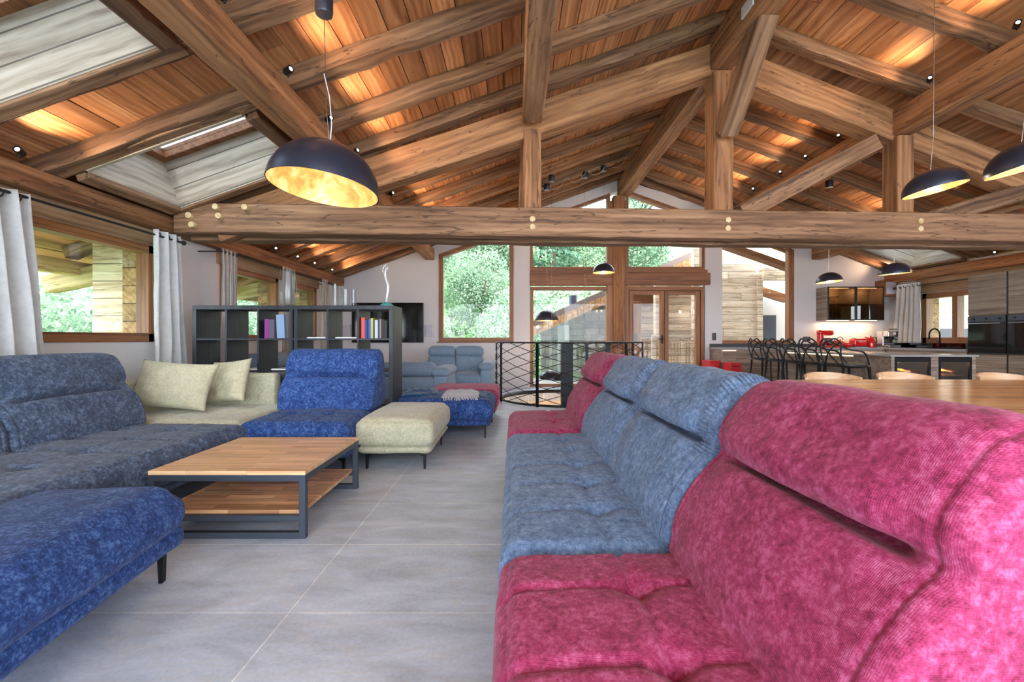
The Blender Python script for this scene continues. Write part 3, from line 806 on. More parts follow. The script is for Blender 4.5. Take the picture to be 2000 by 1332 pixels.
# right-hand row: raspberry, blue two-seater, raspberry. Local frame: x along the width, +y towards the back
R90 = -pi/2
def module(name, label, loc, rz, w, mat, nback=1, cr=(.675, .735), drop=.055, sx=None, seed=0, pucker=0, group=None, depth=.97, nx=56, nseat=44, sub=6, sy=(.30,), prof=BACKPROF, ext=.72):
    t = thing(name, label, 'sofa', loc, rz, group)
    base_and_legs(t, -w/2, w/2, 0, depth, mat)
    seat_top(t, -w/2+.012, w/2-.012, 0, depth-.03, mat, sx if sx is not None else (0,), sy, n=nseat, seed=seed)
    bw = w/nback
    for k in range(nback):
        o = link('backrest', back_mesh(bw-.008, prof=prof, nx=nx, sub=sub, pucker=pucker, seed=seed+k*3.3, ext=ext, crease=cr, drop=drop), mat, t, smooth=True, autos=60)
        o.location = (-w/2+bw*(k+.5), 0, .0)
    return t
module('sofa_module', 'raspberry red chenille sofa seat with a high back, nearest the camera on the right', (-.03, 1.04, 0), R90, .80, M['magenta'], seed=1, nx=110, nseat=110, sub=16, sx=(-.15, .13), sy=(.35,))
module('sofa_module', 'denim blue two-seat sofa section with two high backs between the red seats', (-.03, 2.35, 0), R90, 1.80, M['bluelight'], nback=2, seed=5, pucker=.010, nx=100, nseat=110, sub=13, sx=(-.6, -.3, 0.0, .3, .6), sy=(.35,))
module('sofa_module', 'red sofa seat with a high back at the far end of the right row', (-.03, 3.745, 0), R90, .98, M['magenta'], seed=9, sub=12, sx=(-.18, .16), sy=(.35,))
# left-hand group
LP = [(a, b) for a, b in BACKPROF]
module('sofa_module', 'charcoal blue sofa section with high backs along the left wall', (-2.10, 2.62, 0), pi/2, 1.96, M['charcoal'], nback=2, seed=12, nx=90, nseat=90, sub=12, sx=(-.65, -.33, 0, .33, .65), sy=(.36, .72), depth=1.25,
       prof=[(a+.27, b+.012) for a, b in BACKPROF], cr=(.905, .702), drop=.018)
module('sofa_module', 'royal blue sofa seat with a high back in front of the black shelf', (-1.74, 3.58, 0), 0, .89, M['royal'], seed=17, nx=80, nseat=70, sub=12, sx=(-.16, .16), sy=(.36,), depth=1.05, prof=[(a+.09, b+.02) for a, b in BACKPROF], cr=(.735, .725), drop=.012)

# cream corner module
t = thing('corner_sofa', 'cream corner sofa seat with low back panels and two cushions on it', 'sofa', (-2.78, 3.68, 0))
base_and_legs(t, -.56, .56, 0, .98, M['cream'])
seat_top(t, -.56, .565, 0, .97, M['cream'], (-.1, .3), (.3, .6), n=56, seed=3)
bm = bmesh.new(); soft_box(bm, -.56, .40, .86, .98, .38, .74, r=.035, n=36, crown=.0, bulge=.01); link('back_panel', bm, M['cream'], t, smooth=True)
bm = bmesh.new(); soft_box(bm, -.66, -.53, .12, .98, .2, .72, r=.035, n=36, crown=.0, bulge=.01); link('back_panel', bm, M['cream'], t, smooth=True)

def pillow(name, label, w, h, th, mat, loc, rot, seed=0, sag=.0):
    bm = bmesh.new(); n = 34
    for s in (1, -1):
        g = []
        for i in range(n+1):
            row = []
            for j in range(n+1):
                u, v = -1+2*i/n, -1+2*j/n
                k = ((1-abs(u)**2.6)*(1-abs(v)**2.6))
                k = max(0, k)**.55
                pin = 1-.085*(1-abs(u)**2)*abs(v)**3; pin2 = 1-.085*(1-abs(v)**2)*abs(u)**3
                x = u*w/2*pin2; z = v*h/2*pin
                y = s*th/2*k
                y += noise.noise(Vector((u*3+seed, v*3, s)))*.018*k+noise.noise(Vector((u*9+seed, v*9, s)))*.005*k
                row.append(bm.verts.new((x, y, z)))
            g.append(row)
        for i in range(n):
            for j in range(n): bm.faces.new([g[i][j], g[i+1][j], g[i+1][j+1], g[i][j+1]])
    bmesh.ops.remove_doubles(bm, verts=bm.verts, dist=1e-4)
    # piping
    o = link(name, bm, mat, None, smooth=True); o.location = loc; o.rotation_euler = rot
    tag(o, label, 'cushion', 'cream cushions'); return o
pillow('cushion', 'large cream square cushion leaning in the corner, left of the two', .66, .44, .18, M['pillow'], (-2.98, 4.0, .675), (radians(-24), radians(4), radians(4)), 1)
pillow('cushion', 'smaller cream cushion tilted with one corner up, right of the two', .44, .42, .15, M['pillow'], (-2.71, 4.33, .68), (radians(-20), radians(-6), radians(-12)), 5)

def ottoman(label, loc, rz, w, d, mat, sx, sy, seed, n=40, z1=.42, r=.06):
    t = thing('ottoman', label, 'ottoman', loc, rz)
    base_and_legs(t, -w/2, w/2, 0, d, mat, zt=.2+(r-.06)*.9)
    seat_top(t, -w/2, w/2, 0, d, mat, sx, sy, n=n, seed=seed, name='cushion_top', gd=.008, crown=.035, z1=z1, r=r)
    return t
ottoman('cream ottoman at the end of the left seating, beside the royal blue seat', (-.98, 3.72, 0), 0, .62, 1.02, M['cream'], (), (), 2, 44)
ottoman('royal blue ottoman in the foreground at the lower left', (-1.66, 1.0, 0), radians(8), .62, 1.08, M['royal'], (), (), 6, 80, z1=.415, r=.105)
ottoman('blue ottoman with two throws on it, behind the cream one', (-.80, 4.90, 0), 0, 1.12, .88, M['royal'], (0,), (.44,), 8, 44)
ottoman('dark red ottoman tucked behind the blue one with the throws', (-.66, 5.82, 0), 0, .90, .9, M['magenta'], (), (), 11)

# throws
def throw(name, label, mat, cx, cy, w, d, z, rz, h=.03, fringe=False, seed=0, group='throws on the blue ottoman'):
    bm = bmesh.new(); n = 36; g = []
    for s in (0, 1):
        gg = []
        for i in range(n+1):
            r = []
            for j in range(n+1):
                u, v = -1+2*i/n, -1+2*j/n
                e = max(0, (1-abs(u)**4)*(1-abs(v)**4))**.5
                zz = h*e*(1+.7*noise.noise(Vector((u*1.8+seed, v*2.2, 0)))+.3*noise.noise(Vector((u*5+seed, v*7, 3))))
                r.append(bm.verts.new((u*w/2*(1+.06*noise.noise(Vector((v*2, seed, 0)))), v*d/2*(1+.06*noise.noise(Vector((u*2, seed, 4)))), zz if s else 0.0)))
            gg.append(r)
        for i in range(n):
            for j in range(n): bm.faces.new([gg[i][j], gg[i+1][j], gg[i+1][j+1], gg[i][j+1]])
    bmesh.ops.remove_doubles(bm, verts=bm.verts, dist=1e-4)
    o = link(name, bm, mat, None, smooth=True); o.location = (cx, cy, z); o.rotation_euler = (0, 0, rz)
    tag(o, label, 'throw', group)
    if fringe:
        bm = bmesh.new(); rr = random.Random(2)
        for k in range(34):
            x = -w/2+.02+(w-.04)*k/33; y = -d/2+.01
            tube(bm, [(x, y, .02), (x+rr.uniform(-.01, .01), y-.035, .012), (x+rr.uniform(-.02, .02), y-.075, -.012-.02*rr.random())], .0045, 5)
        link('fringe', bm, M['throwgrey'], o)
    return o
throw('throw_blanket', 'petrol blue throw spread on the left of the blue ottoman', M['throwblue'], -1.12, 5.36, .50, .66, .432, .2, .05, seed=3)
throw('throw_blanket', 'folded light grey throw with a fringe on the blue ottoman', M['throwgrey'], -.60, 5.24, .42, .50, .438, .06, .045, True, seed=8)
throw('throw_blanket', 'edge of a dark blue throw under the folded grey one', M['throwblue'], -.44, 5.32, .30, .5, .43, -.1, .03, seed=12)

# grey-blue recliner sofas in the television corner
def recliner(label, loc, rz, w, seats=2, hgt=.93, arms=(1, 1)):
    t = thing('recliner_sofa', label, 'sofa', loc, rz, 'grey blue recliner sofas'); m = M['steelblue']
    aw = .2; iw = w-aw*(arms[0]+arms[1]); x0 = -w/2+aw*arms[0]
    bm = bmesh.new(); soft_box(bm, -w/2+.02, w/2-.02, .06, .92, .05, .30, r=.03, n=20, crown=0, bulge=0); link('base', bm, m, t, smooth=True)
    for k in range(seats):
        sw = iw/seats; a = x0+sw*k; b = a+sw
        bm = bmesh.new(); soft_box(bm, a+.004, b-.004, .0, .66, .28, .46, r=.05, n=22); link('seat_cushion', bm, m, t, smooth=True)
        bm = bmesh.new(); soft_box(bm, a+.004, b-.004, .56, .80, .40, hgt-.17, r=.05, n=22, crown=0); link('back_cushion', bm, m, t, smooth=True)
        bm = bmesh.new(); soft_box(bm, a+.004, b-.004, .54, .86, hgt-.2, hgt, r=.07, n=22, crown=.02); o = link('headrest', bm, m, t, smooth=True)
    bm = bmesh.new(); soft_box(bm, x0, x0+iw, .78, .94, .1, hgt-.2, r=.04, n=20, crown=0); link('back_panel', bm, m, t, smooth=True)
    for s, on in ((-1, arms[0]), (1, arms[1])):
        if not on: continue
        a, b = (-w/2, -w/2+aw) if s < 0 else (w/2-aw, w/2)
        bm = bmesh.new(); soft_box(bm, a, b, .02, .92, .06, .56, r=.04, n=22, crown=0)
        ar = link('armrest', bm, m, t, smooth=True)
        bm = bmesh.new(); soft_box(bm, a-.02, b+.02, -.02, .94, .52, .66, r=.06, n=22, crown=.01); link('arm_pad', bm, m, ar, smooth=True)
    return t
recliner('grey blue two-seat recliner sofa facing the camera under the tall window', (-1.09, 8.0, 0), 0, 1.42, 2, .94)
recliner('grey blue recliner seen from behind, between the shelf and the blue ottoman', (-1.72, 7.55, 0), pi, 1.5, 1, .72)
recliner('dark grey blue recliner sofa glimpsed through the black shelf by the left wall', (-2.62, 6.5, 0), pi/2+.0, 1.8, 2, .88)

# ------------------------------------------------------------------ coffee table
t = thing('coffee_table', 'rectangular coffee table with oak block top, lower shelf and charcoal steel frame', 'coffee table', (-1.55, 2.885, 0))
a, b = .425, .425
link('tabletop', bx(-a, a, -b, b, .345, .367, bevel=.002), M['tabletop'], t)
link('shelf', bx(-a+.03, a-.03, -b+.03, b-.03, .125, .145, bevel=.002), M['tableshelf'], t)
s = .034
bm = bmesh.new()
for y in (-b, b-s): box(bm, -a, a, y, y+s, .345-s, .345, bevel=.002)
for x in (-a, a-s): box(bm, x, x+s, -b+s, b-s, .345-s, .345, bevel=.002)
link('frame', bm, M['frame_steel'], t)
for y in (-b, b-s):
    for x in (-a, a-s): link('leg', bx(x, x+s, y, y+s, 0, .345-s, bevel=.002), M['frame_steel'], t)
    link('foot_bar', bx(-a+s, a-s, y, y+s, .0, s, bevel=.002), M['frame_steel'], t)
    link('shelf_rail', bx(-a+s, a-s, y, y+s, .096, .125, bevel=.002), M['frame_steel'], t)

# ------------------------------------------------------------------ black shelf unit
SX0, SX1, SY = -3.30, -1.24, 4.68
shelf = thing('shelf_unit', 'tall black open cube shelf unit dividing the room', 'shelf unit', (SX0, SY, 0))
Wd = SX1-SX0; D = .39; Ht = 1.425; tt = .035
link('top_board', bx(0, Wd, 0, D, Ht-.042, Ht, bevel=.002), M['black_board'], shelf)
link('bottom_board', bx(0, Wd, 0, D, 0.0, .042, bevel=.002), M['black_board'], shelf)
for x in (0, Wd-.04): link('side_panel', bx(x, x+.04, 0, D, .042, Ht-.042, bevel=.002), M['black_board'], shelf)
cols = [.345, .674, 1.015, 1.06, 1.39, 1.70]
for i, x in enumerate(cols):
    th_ = .034 if i in (2, 3) else .018
    link('divider', bx(x-th_/2, x+th_/2, .002, D-.002, .042, Ht-.042), M['black_board'], shelf)
RZ = [1.077, .75, .40]
for z in RZ: link('shelf_board', bx(.04, Wd-.04, .004, D-.004, z-.009, z+.009), M['black_board'], shelf)

def book(label, x, y, z, w, h, d, c, rot=0, flat=False, group='books on the black shelf'):
    m = plain('book_cover_%d_%d' % (int(x*1000) % 9999, int(w*1e4)), c, .5)
    t = thing('book', label, 'book', (x, y, z), 0, group); t.rotation_euler = (0, rot, 0)
    if flat: cov = link('cover', bx(0, w, 0, d, 0, h), m, t); return t
    bm = bmesh.new(); box(bm, 0, w, 0, .004, 0, h); box(bm, 0, .003, .004, d, 0, h); box(bm, w-.003, w, .004, d, 0, h); link('cover', bm, m, t)
    link('pages', bx(.003, w-.003, .004, d-.004, .004, h-.004), M['paper'], t)
    return t
zA = 1.0865; r_ = random.Random(8)
bk = [(.036, .215, S(226, 90, 70), 'orange red thick book with a bright spine, leftmost of the row'), (.02, .19, S(40, 70, 170), 'blue book beside the orange one'), (.018, .205, S(24, 24, 34), 'black thin book with small white lettering'), (.022, .20, S(50, 90, 190), 'bright blue book near the middle of the row'), (.024, .21, S(196, 190, 60), 'yellow green patterned book'), (.016, .20, S(30, 40, 60), 'dark navy book'), (.03, .19, S(190, 210, 226), 'pale blue white book'), (.018, .205, S(60, 40, 60), 'dark purple book'), (.016, .20, S(150, 130, 120), 'thin taupe book'), (.03, .2, S(12, 12, 16), 'black book, rightmost of the row'), (.03, .185, S(18, 18, 24), 'black book leaning at the shelf side')]
x = SX0+1.715
for w, h, c, lab in bk:
    book(lab+' on the black shelf', x, SY+.06, zA, w, h, .17, c); x += w+.001
book('purple magenta upright binder on the left part of the black shelf', SX0+.72, SY+.04, zA, .045, .2, .2, S(140, 50, 130))
book('grey violet upright book beside the purple binder', SX0+.767, SY+.04, zA, .055, .195, .2, S(90, 80, 100))
book('pale blue leaning cover with a blue motif, right of the purple binder', SX0+.85, SY+.04, zA, .08, .245, .05, S(130, 158, 190), rot=-.04)
for i, (xx, ww, zz, lab) in enumerate([(SX0+1.17, .19, zA, 'flat white brochure on the upper shelf, left of the pair'), (SX0+1.46, .22, zA, 'flat white brochure on the upper shelf, right of the pair'), (SX0+.80, .2, .76, 'white papers lying flat on the second shelf down'), (SX0+.5, .18, .76, 'pale magazine lying flat on the second shelf behind the cushion')]):
    o = link('brochure', bx(xx, xx+ww, SY+.02, SY+.25, zz, zz+.012), M['paper']); tag(o, lab, 'brochure', 'flat papers on the black shelf')

def vase(label, x, y, z, prof, th=.004):
    bm = bmesh.new(); inner = [(max(0.0, r-th), zz if i else zz+.02) for i, (r, zz) in enumerate(prof)]
    lathe(bm, [(0, 0)]+prof+inner[::-1]+[(0, .02)], 32)
    o = link('glass_vase', bm, M['vase'], None, smooth=True, autos=50); o.location = (x, y, z); return tag(o, label, 'vase', 'clear glass vases on the black shelf')
vase('large clear bulbous glass vase on the black shelf', -2.42, SY+.2, Ht, [(.07, 0), (.085, .03), (.094, .12), (.09, .25), (.075, .36), (.07, .40)])
vase('tall straight glass cylinder vase near the middle of the shelf top', -1.895, SY+.16, Ht, [(.04, 0), (.04, .24)])
vase('shorter wide glass cylinder vase beside the tall cylinder', -1.80, SY+.2, Ht, [(.045, 0), (.05, .1), (.05, .19)])
vase('small straight glass cylinder vase, rightmost of the vases', -1.735, SY+.26, Ht, [(.03, 0), (.03, .19)])
vase('very slender clear glass vase at the left end of the shelf top', -3.02, SY+.18, Ht, [(.012, 0), (.01, .1), (.013, .35)])
t = thing('figure_sculpture', 'slender twisted silver white figure on a turquoise base on the shelf', 'sculpture', (-1.35, SY+.17, Ht))
bm = bmesh.new(); lathe(bm, [(0, 0), (.07, 0), (.068, .015), (.045, .035), (.02, .045), (0, .047)], 28); link('base', bm, M['turq'], t, smooth=True)
bm = bmesh.new()
pts = [(0, 0, .03), (.0, 0, .10), (.014, 0, .17), (.012, .0, .23), (-.008, 0, .29), (-.02, 0, .34), (-.012, 0, .38), (.004, 0, .41)]
tube(bm, pts, .01, 10, rs=[.013, .014, .018, .015, .012, .016, .011, .007])
tube(bm, [(-.02, 0, .345), (-.045, 0, .38), (-.03, 0, .43), (.0, 0, .45)], .006, 8)
tube(bm, [(-.012, 0, .38), (.012, 0, .40), (.006, 0, .43)], .006, 8)
bmesh.ops.create_uvsphere(bm, u_segments=12, v_segments=8, radius=.014, matrix=Matrix.Translation((-.006, 0, .405)))
link('figure', bm, M['silver'], t, smooth=True)

# ------------------------------------------------------------------ curtains and rods
def curtain(label, x, y0, y1, z0, z1, mat, folds=6, amp=.045, flare=0.0, seed=0, y1b=None, group=None):
    """hanging cloth along the wall (runs in y); y1b: far edge at the hem"""
    bm = bmesh.new(); n = folds*14; m = 26; g = []
    for j in range(m+1):
        v = j/m; row = []
        a0 = y0-flare*(1-v); a1 = y1+((y1b-y1) if y1b else 0)*(1-v)
        for i in range(n+1):
            u = i/n
            ph = u*folds*2*pi+noise.noise(Vector((u*3, v*1.5, seed)))*1.6
            xx = x+amp*sin(ph)*(1-.25*v)+noise.noise(Vector((u*6, v*5, seed+3)))*.012
            yy = a0+(a1-a0)*u+.012*cos(ph*1.0)
            row.append(bm.verts.new((xx, yy, z0+(z1-z0)*v)))
        g.append(row)
    for j in range(m):
        for i in range(n): bm.faces.new([g[j][i], g[j][i+1], g[j+1][i+1], g[j+1][i]])
    o = link('curtain', bm, M[mat], None, smooth=True)
    md = o.modifiers.new('thickness', 'SOLIDIFY'); md.thickness = .003
    tag(o, label, 'curtain', group)
    k = 0
    for i in range(folds):
        bm = bmesh.new(); yy = y0+(y1-y0)*(i+.5)/folds
        tube(bm, [(x+.026*cos(a*pi/6), yy, z1-.045+.026*sin(a*pi/6)) for a in range(12)], .006, 6, closed=True)
        link('eyelet', bm, M['blackmatte'], o)
    return o
XC = -3.56
curtain('pale grey linen curtain at the left edge beside the near window', XC, 2.75, 3.33, .02, 2.14, 'curtain', 5, .05, y1b=3.56, seed=1)
curtain('pale grey linen curtain hanging between the near window and the shelf', XC, 4.50, 4.86, .02, 2.17, 'curtain', 3, .05, seed=4, y1b=4.98)
curtain('taupe linen curtain seen above the shelf, left of the far window pair', XC, 5.55, 5.86, .02, 2.19, 'curtain2', 4, .035, seed=6)
curtain('taupe linen curtain between the two far left windows, behind the big vase', XC, 7.0, 7.38, .02, 2.2, 'curtain2', 4, .035, seed=8)
curtain('narrow taupe linen curtain at the far end of the left wall', XC, 8.45, 8.75, .02, 2.2, 'curtain2', 3, .035, seed=10)
curtain('pale linen curtain beside the kitchen window', 8.02, 8.98, 9.5, 1.0, 2.2, 'curtain', 5, .04, seed=12, y1b=9.62)
def rod(label, x, y0, y1, z):
    t = thing('curtain_rod', label, 'curtain rod', (x, y0, z))
    bm = bmesh.new(); tube(bm, [(0, 0, 0), (0, y1-y0, 0)], .011, 10); link('pole', bm, M['blackmatte'], t, smooth=True, autos=40)
    for yy in (0, y1-y0):
        bm = bmesh.new(); bmesh.ops.create_uvsphere(bm, u_segments=14, v_segments=10, radius=.024, matrix=Matrix.Translation((0, yy, 0))); link('finial', bm, M['blackmatte'], t, smooth=True)
        bm = bmesh.new(); s = 1 if x < 0 else -1
        yb = yy+(.06 if yy == 0 else -.06); tube(bm, [(0, yb, 0), ((XL-x) if x < 0 else (XR-x), yb, 0)], .008, 8); link('bracket', bm, M['blackmatte'], t)
rod('black curtain rod above the near left window', XC, 2.0, 4.92, 2.115)
rod('black curtain rod above the far left windows', XC, 5.5, 8.95, 2.15)
rod('black curtain rod above the kitchen window', 8.02, 7.7, 9.6, 2.14)

# ------------------------------------------------------------------ pendants
def pendant(label, x, y, zrim, R, tilt=(0, 0), flat=.82, lit=True, ztop=None, canopy=True, power=30, group=None, segs=48):
    zt = ztop if ztop else zr(x)
    t = thing('pendant_lamp', label, 'pendant lamp', (x, y, zrim), 0, group)
    M4 = Matrix.Rotation(tilt[1], 4, 'Y') @ Matrix.Rotation(tilt[0], 4, 'X')
    H = R*flat; n = 18
    outer = [(R*sin(pi/2*(1-i/n)), H*sin(pi/2*i/n)) for i in range(n+1)]; outer[-1] = (0, H)
    inner = [((R-.006)*sin(pi/2*(1-i/n)), (H-.006)*sin(pi/2*i/n)) for i in range(n+1)]; inner[-1] = (0, H-.006)
    bm = bmesh.new(); lathe(bm, outer, segs, M4=M4); lathe(bm, [(R, 0), (R-.006, 0)], segs, M4=M4)
    sh = link('lamp_shade', bm, M['shade'], t, smooth=True, autos=60)
    bm = bmesh.new(); lathe(bm, inner, segs, M4=M4); o = link('shade_lining', bm, M['gold'], sh, smooth=True)
    # lining faces look inward
    o.data.flip_normals()
    top = M4 @ Vector((0, 0, H))
    bm = bmesh.new(); tube(bm, [top, (top.x*.2, top.y, H+.25 if zt-zrim > H+.3 else H+.1), (0, 0, zt-zrim-.02)], .0022, 6)
    link('cable', bm, M['chrome'], t)
    if R > .3:
        bm = bmesh.new(); tube(bm, [(top.x, top.y, top.z), (.05, 0, H+.12), (.035, 0, H+.3), (.0, 0, H+.45)], .003, 6); link('cord', bm, M['white'], t)
    if canopy:
        bm = bmesh.new(); lathe(bm, [(0, 0), (.052, 0), (.056, .01), (.056, .11), (0, .11)], 24, 0, 0, zt-zrim-.11); link('canopy', bm, M['shade'], t, smooth=True, autos=40)
    bp = M4 @ Vector((0, 0, H*(.62 if R > .3 else .30)))
    bm = bmesh.new(); lathe(bm, [(0, 0), (.028, .006), (.034, .03), (.024, .06), (.014, .08), (0, .08)], 16, bp.x, bp.y, bp.z-.04)
    link('bulb', bm, M['bulb'] if lit else M['white'], t, smooth=True)
    bm = bmesh.new(); tube(bm, [bp+Vector((0, 0, .035)), top-Vector((0, 0, .004))], .014, 10); link('lamp_holder', bm, M['blackmatte'], t)
    if lit:
        ld = bpy.data.lights.new('pendant_light', 'POINT'); ld.energy = power; ld.color = (1, .76, .48); ld.shadow_soft_size = .045
        lo = bpy.data.objects.new('pendant_light', ld); COL.objects.link(lo); lo.parent = t
        q = M4 @ Vector((0, 0, H*(.62 if R > .3 else .30)-.09)); lo.location = q
    return t
pendant('large slate dome pendant with gold lining hanging above the coffee table', -1.235, 2.97, 2.055, .345, (radians(-3), radians(6)), .88, power=3)
pendant('slate dome pendant with a glowing bulb above the dining table', 3.07, 3.32, 2.165, .19, (radians(-2), radians(-11)), .78, power=.9, group='dome pendants over the dining table')
pendant('slate dome pendant cut by the right edge of the photo', 3.31, 2.93, 2.185, .208, (radians(-2), radians(-13)), .80, power=.9, group='dome pendants over the dining table')
pendant('nearer of the two dome pendants over the kitchen island', 5.10, 6.1, 1.95, .18, (radians(2), radians(-4)), .82, power=1.8, group='dome pendants over the kitchen island')
pendant('farther of the two dome pendants over the kitchen island', 5.10, 7.36, 2.0, .188, (radians(-3), radians(-4)), .82, power=1.8, group='dome pendants over the kitchen island')
pendant('small dome pendant in front of the timber gable post', 1.70, 8.6, 2.33, .205, (0, 0), .9, power=1.6, group='dome pendants above the stairwell', canopy=True)
pendant('dome pendant hanging lower in front of the big gable window', .62, 8.5, 1.42, .215, (0, 0), .9, power=1.6, group='dome pendants above the stairwell')
pendant('unlit dome pendant hanging lowest, behind the curved railing', .68, 8.1, .36, .22, (radians(0), radians(4)), .8, lit=False, group='dome pendants above the stairwell')

pendant('added unseen dome pendant lighting the stairwell from below floor level', 1.35, 8.6, -1.3, .22, (0, 0), 0.85, power=70, group='dome pendants above the stairwell')  # added lamp, out of view, to light the well wall warmly
# ------------------------------------------------------------------ ceiling spots
def spot(label, x, y, z, aim, lamp=True, power=16, face=(0, -1, .3), group='small ceiling spots'):
    t = thing('ceiling_spot', label, 'spotlight', (x, y, z), 0, group)
    d = Vector(face).normalized(); q = d.to_track_quat('Z', 'Y').to_matrix().to_4x4()
    bm = bmesh.new(); lathe(bm, [(0, -.035), (.024, -.035), (.026, -.03), (.026, .035), (.021, .035), (.021, .028), (0, .028)], 20, M4=q); link('housing', bm, M['blackmatte'], t, smooth=True, autos=40)
    bm = bmesh.new(); lathe(bm, [(0, .0285), (.015, .0285)], 16, M4=q); link('lens', bm, M['spotlit'], t)
    bm = bmesh.new(); tube(bm, [(0, 0, 0), (0, 0, -.05)], .006, 8); link('bracket', bm, M['blackmatte'], t)
    if lamp:
        ld = bpy.data.lights.new('spot_light', 'SPOT'); ld.energy = power; ld.color = (1, .68, .42); ld.spot_size = radians(140); ld.spot_blend = 1.0; ld.energy = power*1.8; ld.shadow_soft_size = .03
        lo = bpy.data.objects.new('spot_light', ld); COL.objects.link(lo); lo.parent = t
        a = Vector(aim).normalized(); lo.location = a*.10+Vector((0, 0, -.05)); lo.rotation_euler = a.to_track_quat('-Z', 'Y').to_euler()
    return t
RUP = (cos(TH), 0, sin(TH)+.14); LUP = (-cos(TH), 0, sin(TH)+.14)
for i, (y, lab) in enumerate(((3.34, 'between the two roof windows'), (5.5, 'just beyond the truss'), (6.2, 'second bay beyond the truss'), (6.95, 'above the taupe curtain'), (7.65, 'left of the far vases'), (8.3, 'near the far corner'), (9.1, 'nearest the far wall'))):
    spot('small black uplight on the left wall plate, ' + lab, -3.62, y, 2.455, RUP, power=6, face=(.4, -1, .2))
for i, (y, lab) in enumerate(((2.62, 'before the big pendant'), (3.36, 'left of the big pendant cable'), (4.1, 'beside the big pendant'), (4.80, 'above the pendant dome'), (6.2, 'over the tie beam'), (6.9, 'mid-distance'), (7.6, 'farther back'), (8.3, 'well beyond the truss'), (9.0, 'near the gable wall'))):
    spot('small black uplight on the lower left purlin, ' + lab, -1.66, y, 3.06, RUP, power=5.5, face=(.9, -.5, .15))
for i, (y, lab) in enumerate(((3.25, 'above the dining table'), (4.0, 'near the pendant cable'), (4.84, 'left of the dining pendant cable'), (6.2, 'first beyond the truss'), (6.9, 'second beyond the truss'), (7.55, 'behind the king post strut'), (8.4, 'farther back'), (9.2, 'nearest the gable'))):
    spot('small black uplight on the right purlin, ' + lab, 4.42, y, 3.84, LUP, power=5.5, face=(-.6, -.8, .15))
for i, (y, lab) in enumerate(((5.5, 'first bay beyond the truss'), (6.2, 'second bay beyond the truss'), (7.0, 'above the tall ovens'), (7.65, 'above the first tall cupboard'), (9.65, 'in the far kitchen corner'))):
    spot('small black uplight on the right wall plate, ' + lab, 8.06, y, 2.53, LUP, power=6, face=(-.5, -1, .1))
for i, (y, lab) in enumerate(((3.3, 'in front of the truss'), (6.2, 'first bay beyond the truss'), (7.7, 'above the island'), (9.0, 'near the kitchen wall'))):
    spot('small black uplight on the lower right purlin, ' + lab, 6.49, y, 3.10, LUP, power=5.5, face=(-.6, -.8, .15))
t = thing('cable_rose', 'small round grey cable rose with a loose cord under the right slope', 'cable rose', (3.35, 5.85, zr(3.35)))
t.location = (3.68, 5.85, zr(3.68)-.0)
bm = bmesh.new(); lathe(bm, [(0, -.03), (.045, -.028), (.05, -.01), (.05, .0), (0, .0)], 20); link('cover', bm, M['shade'], t, smooth=True, autos=40)
bm = bmesh.new(); tube(bm, [(0, 0, -.03), (0, -.01, -.1), (.06, 0, -.18), (.14, 0, -.22), (.24, 0, -.23)], .005, 6); link('cord', bm, M['white'], t, smooth=True)
o = link('smoke_detector', bx(2.255, 2.275, 4.30, 4.52, 4.24, 4.36, bevel=.008), M['white']); tag(o, 'small white detector box on the left face of the ridge beam', 'detector')

# thin cords looping under the far left rafters
bm = bmesh.new()
for k in range(4):
    x0 = .62+.38*k; pts = [(x0+.36*s/8, 8.5, zr(x0+.36*s/8)-.02-.14*sin(pi*s/8)) for s in range(9)]
    tube(bm, pts, .0025, 5)
o = link('hanging_cord', bm, M['white']); tag(o, 'thin white cord looping under the rafters beside the gable', 'cord')

# ------------------------------------------------------------------ curved railing round the stairwell
t = thing('curved_railing', 'curved black steel railing with crossing diagonal bars round the stairwell', 'railing', (1.0, 8.4, 0))
R = 1.33
def arc(r, z, a0, a1, n=60): return [(r*cos(a0+(a1-a0)*i/n), r*sin(a0+(a1-a0)*i/n), z) for i in range(n+1)]
A0, A1 = radians(-195), radians(45)
bm = bmesh.new()
tube(bm, arc(R, 1.02, A0, A1), .012, 8); link('top_rail', bm, M['black'], t, smooth=True)
bm = bmesh.new(); tube(bm, arc(R, .035, A0, A1), .012, 8); link('bottom_rail', bm, M['black'], t, smooth=True)
bm = bmesh.new(); N = 10; span = radians(140)
for s in (-1, 1):
    for k in range(-8, N+8):
        a = A0+(A1-A0)*k/N; pts = []
        for i in range(17):
            aa = a+s*span*i/16
            if A0 <= aa <= A1: pts.append(((R-.012*s)*cos(aa), (R-.012*s)*sin(aa), .035+.985*i/16))
        if len(pts) > 1: tube(bm, pts, .0058, 6)
link('diagonal_bars', bm, M['black'], t, smooth=True)
for ad in (-187, -156, -118, -84, -52, -20, 15, 44):
    a = radians(ad); bm = bmesh.new(); box(bm, R-.012, R+.012, -.022, .022, .0, 1.02)
    o = link('post', bm, M['black'], t); o.rotation_euler = (0, 0, a)
o = link('newel_post', bx(.79, .98, 7.5, 7.66, -2.6, 1.02, bevel=.004), M['black'], None); tag(o, 'wide black steel column standing in the stairwell behind the railing', 'column')
o = link('newel_post', bx(1.52, 1.60, 7.5, 7.58, -2.6, 1.02, bevel=.004), M['black'], None); tag(o, 'narrow black steel column in the stairwell, right of the wide one', 'column')

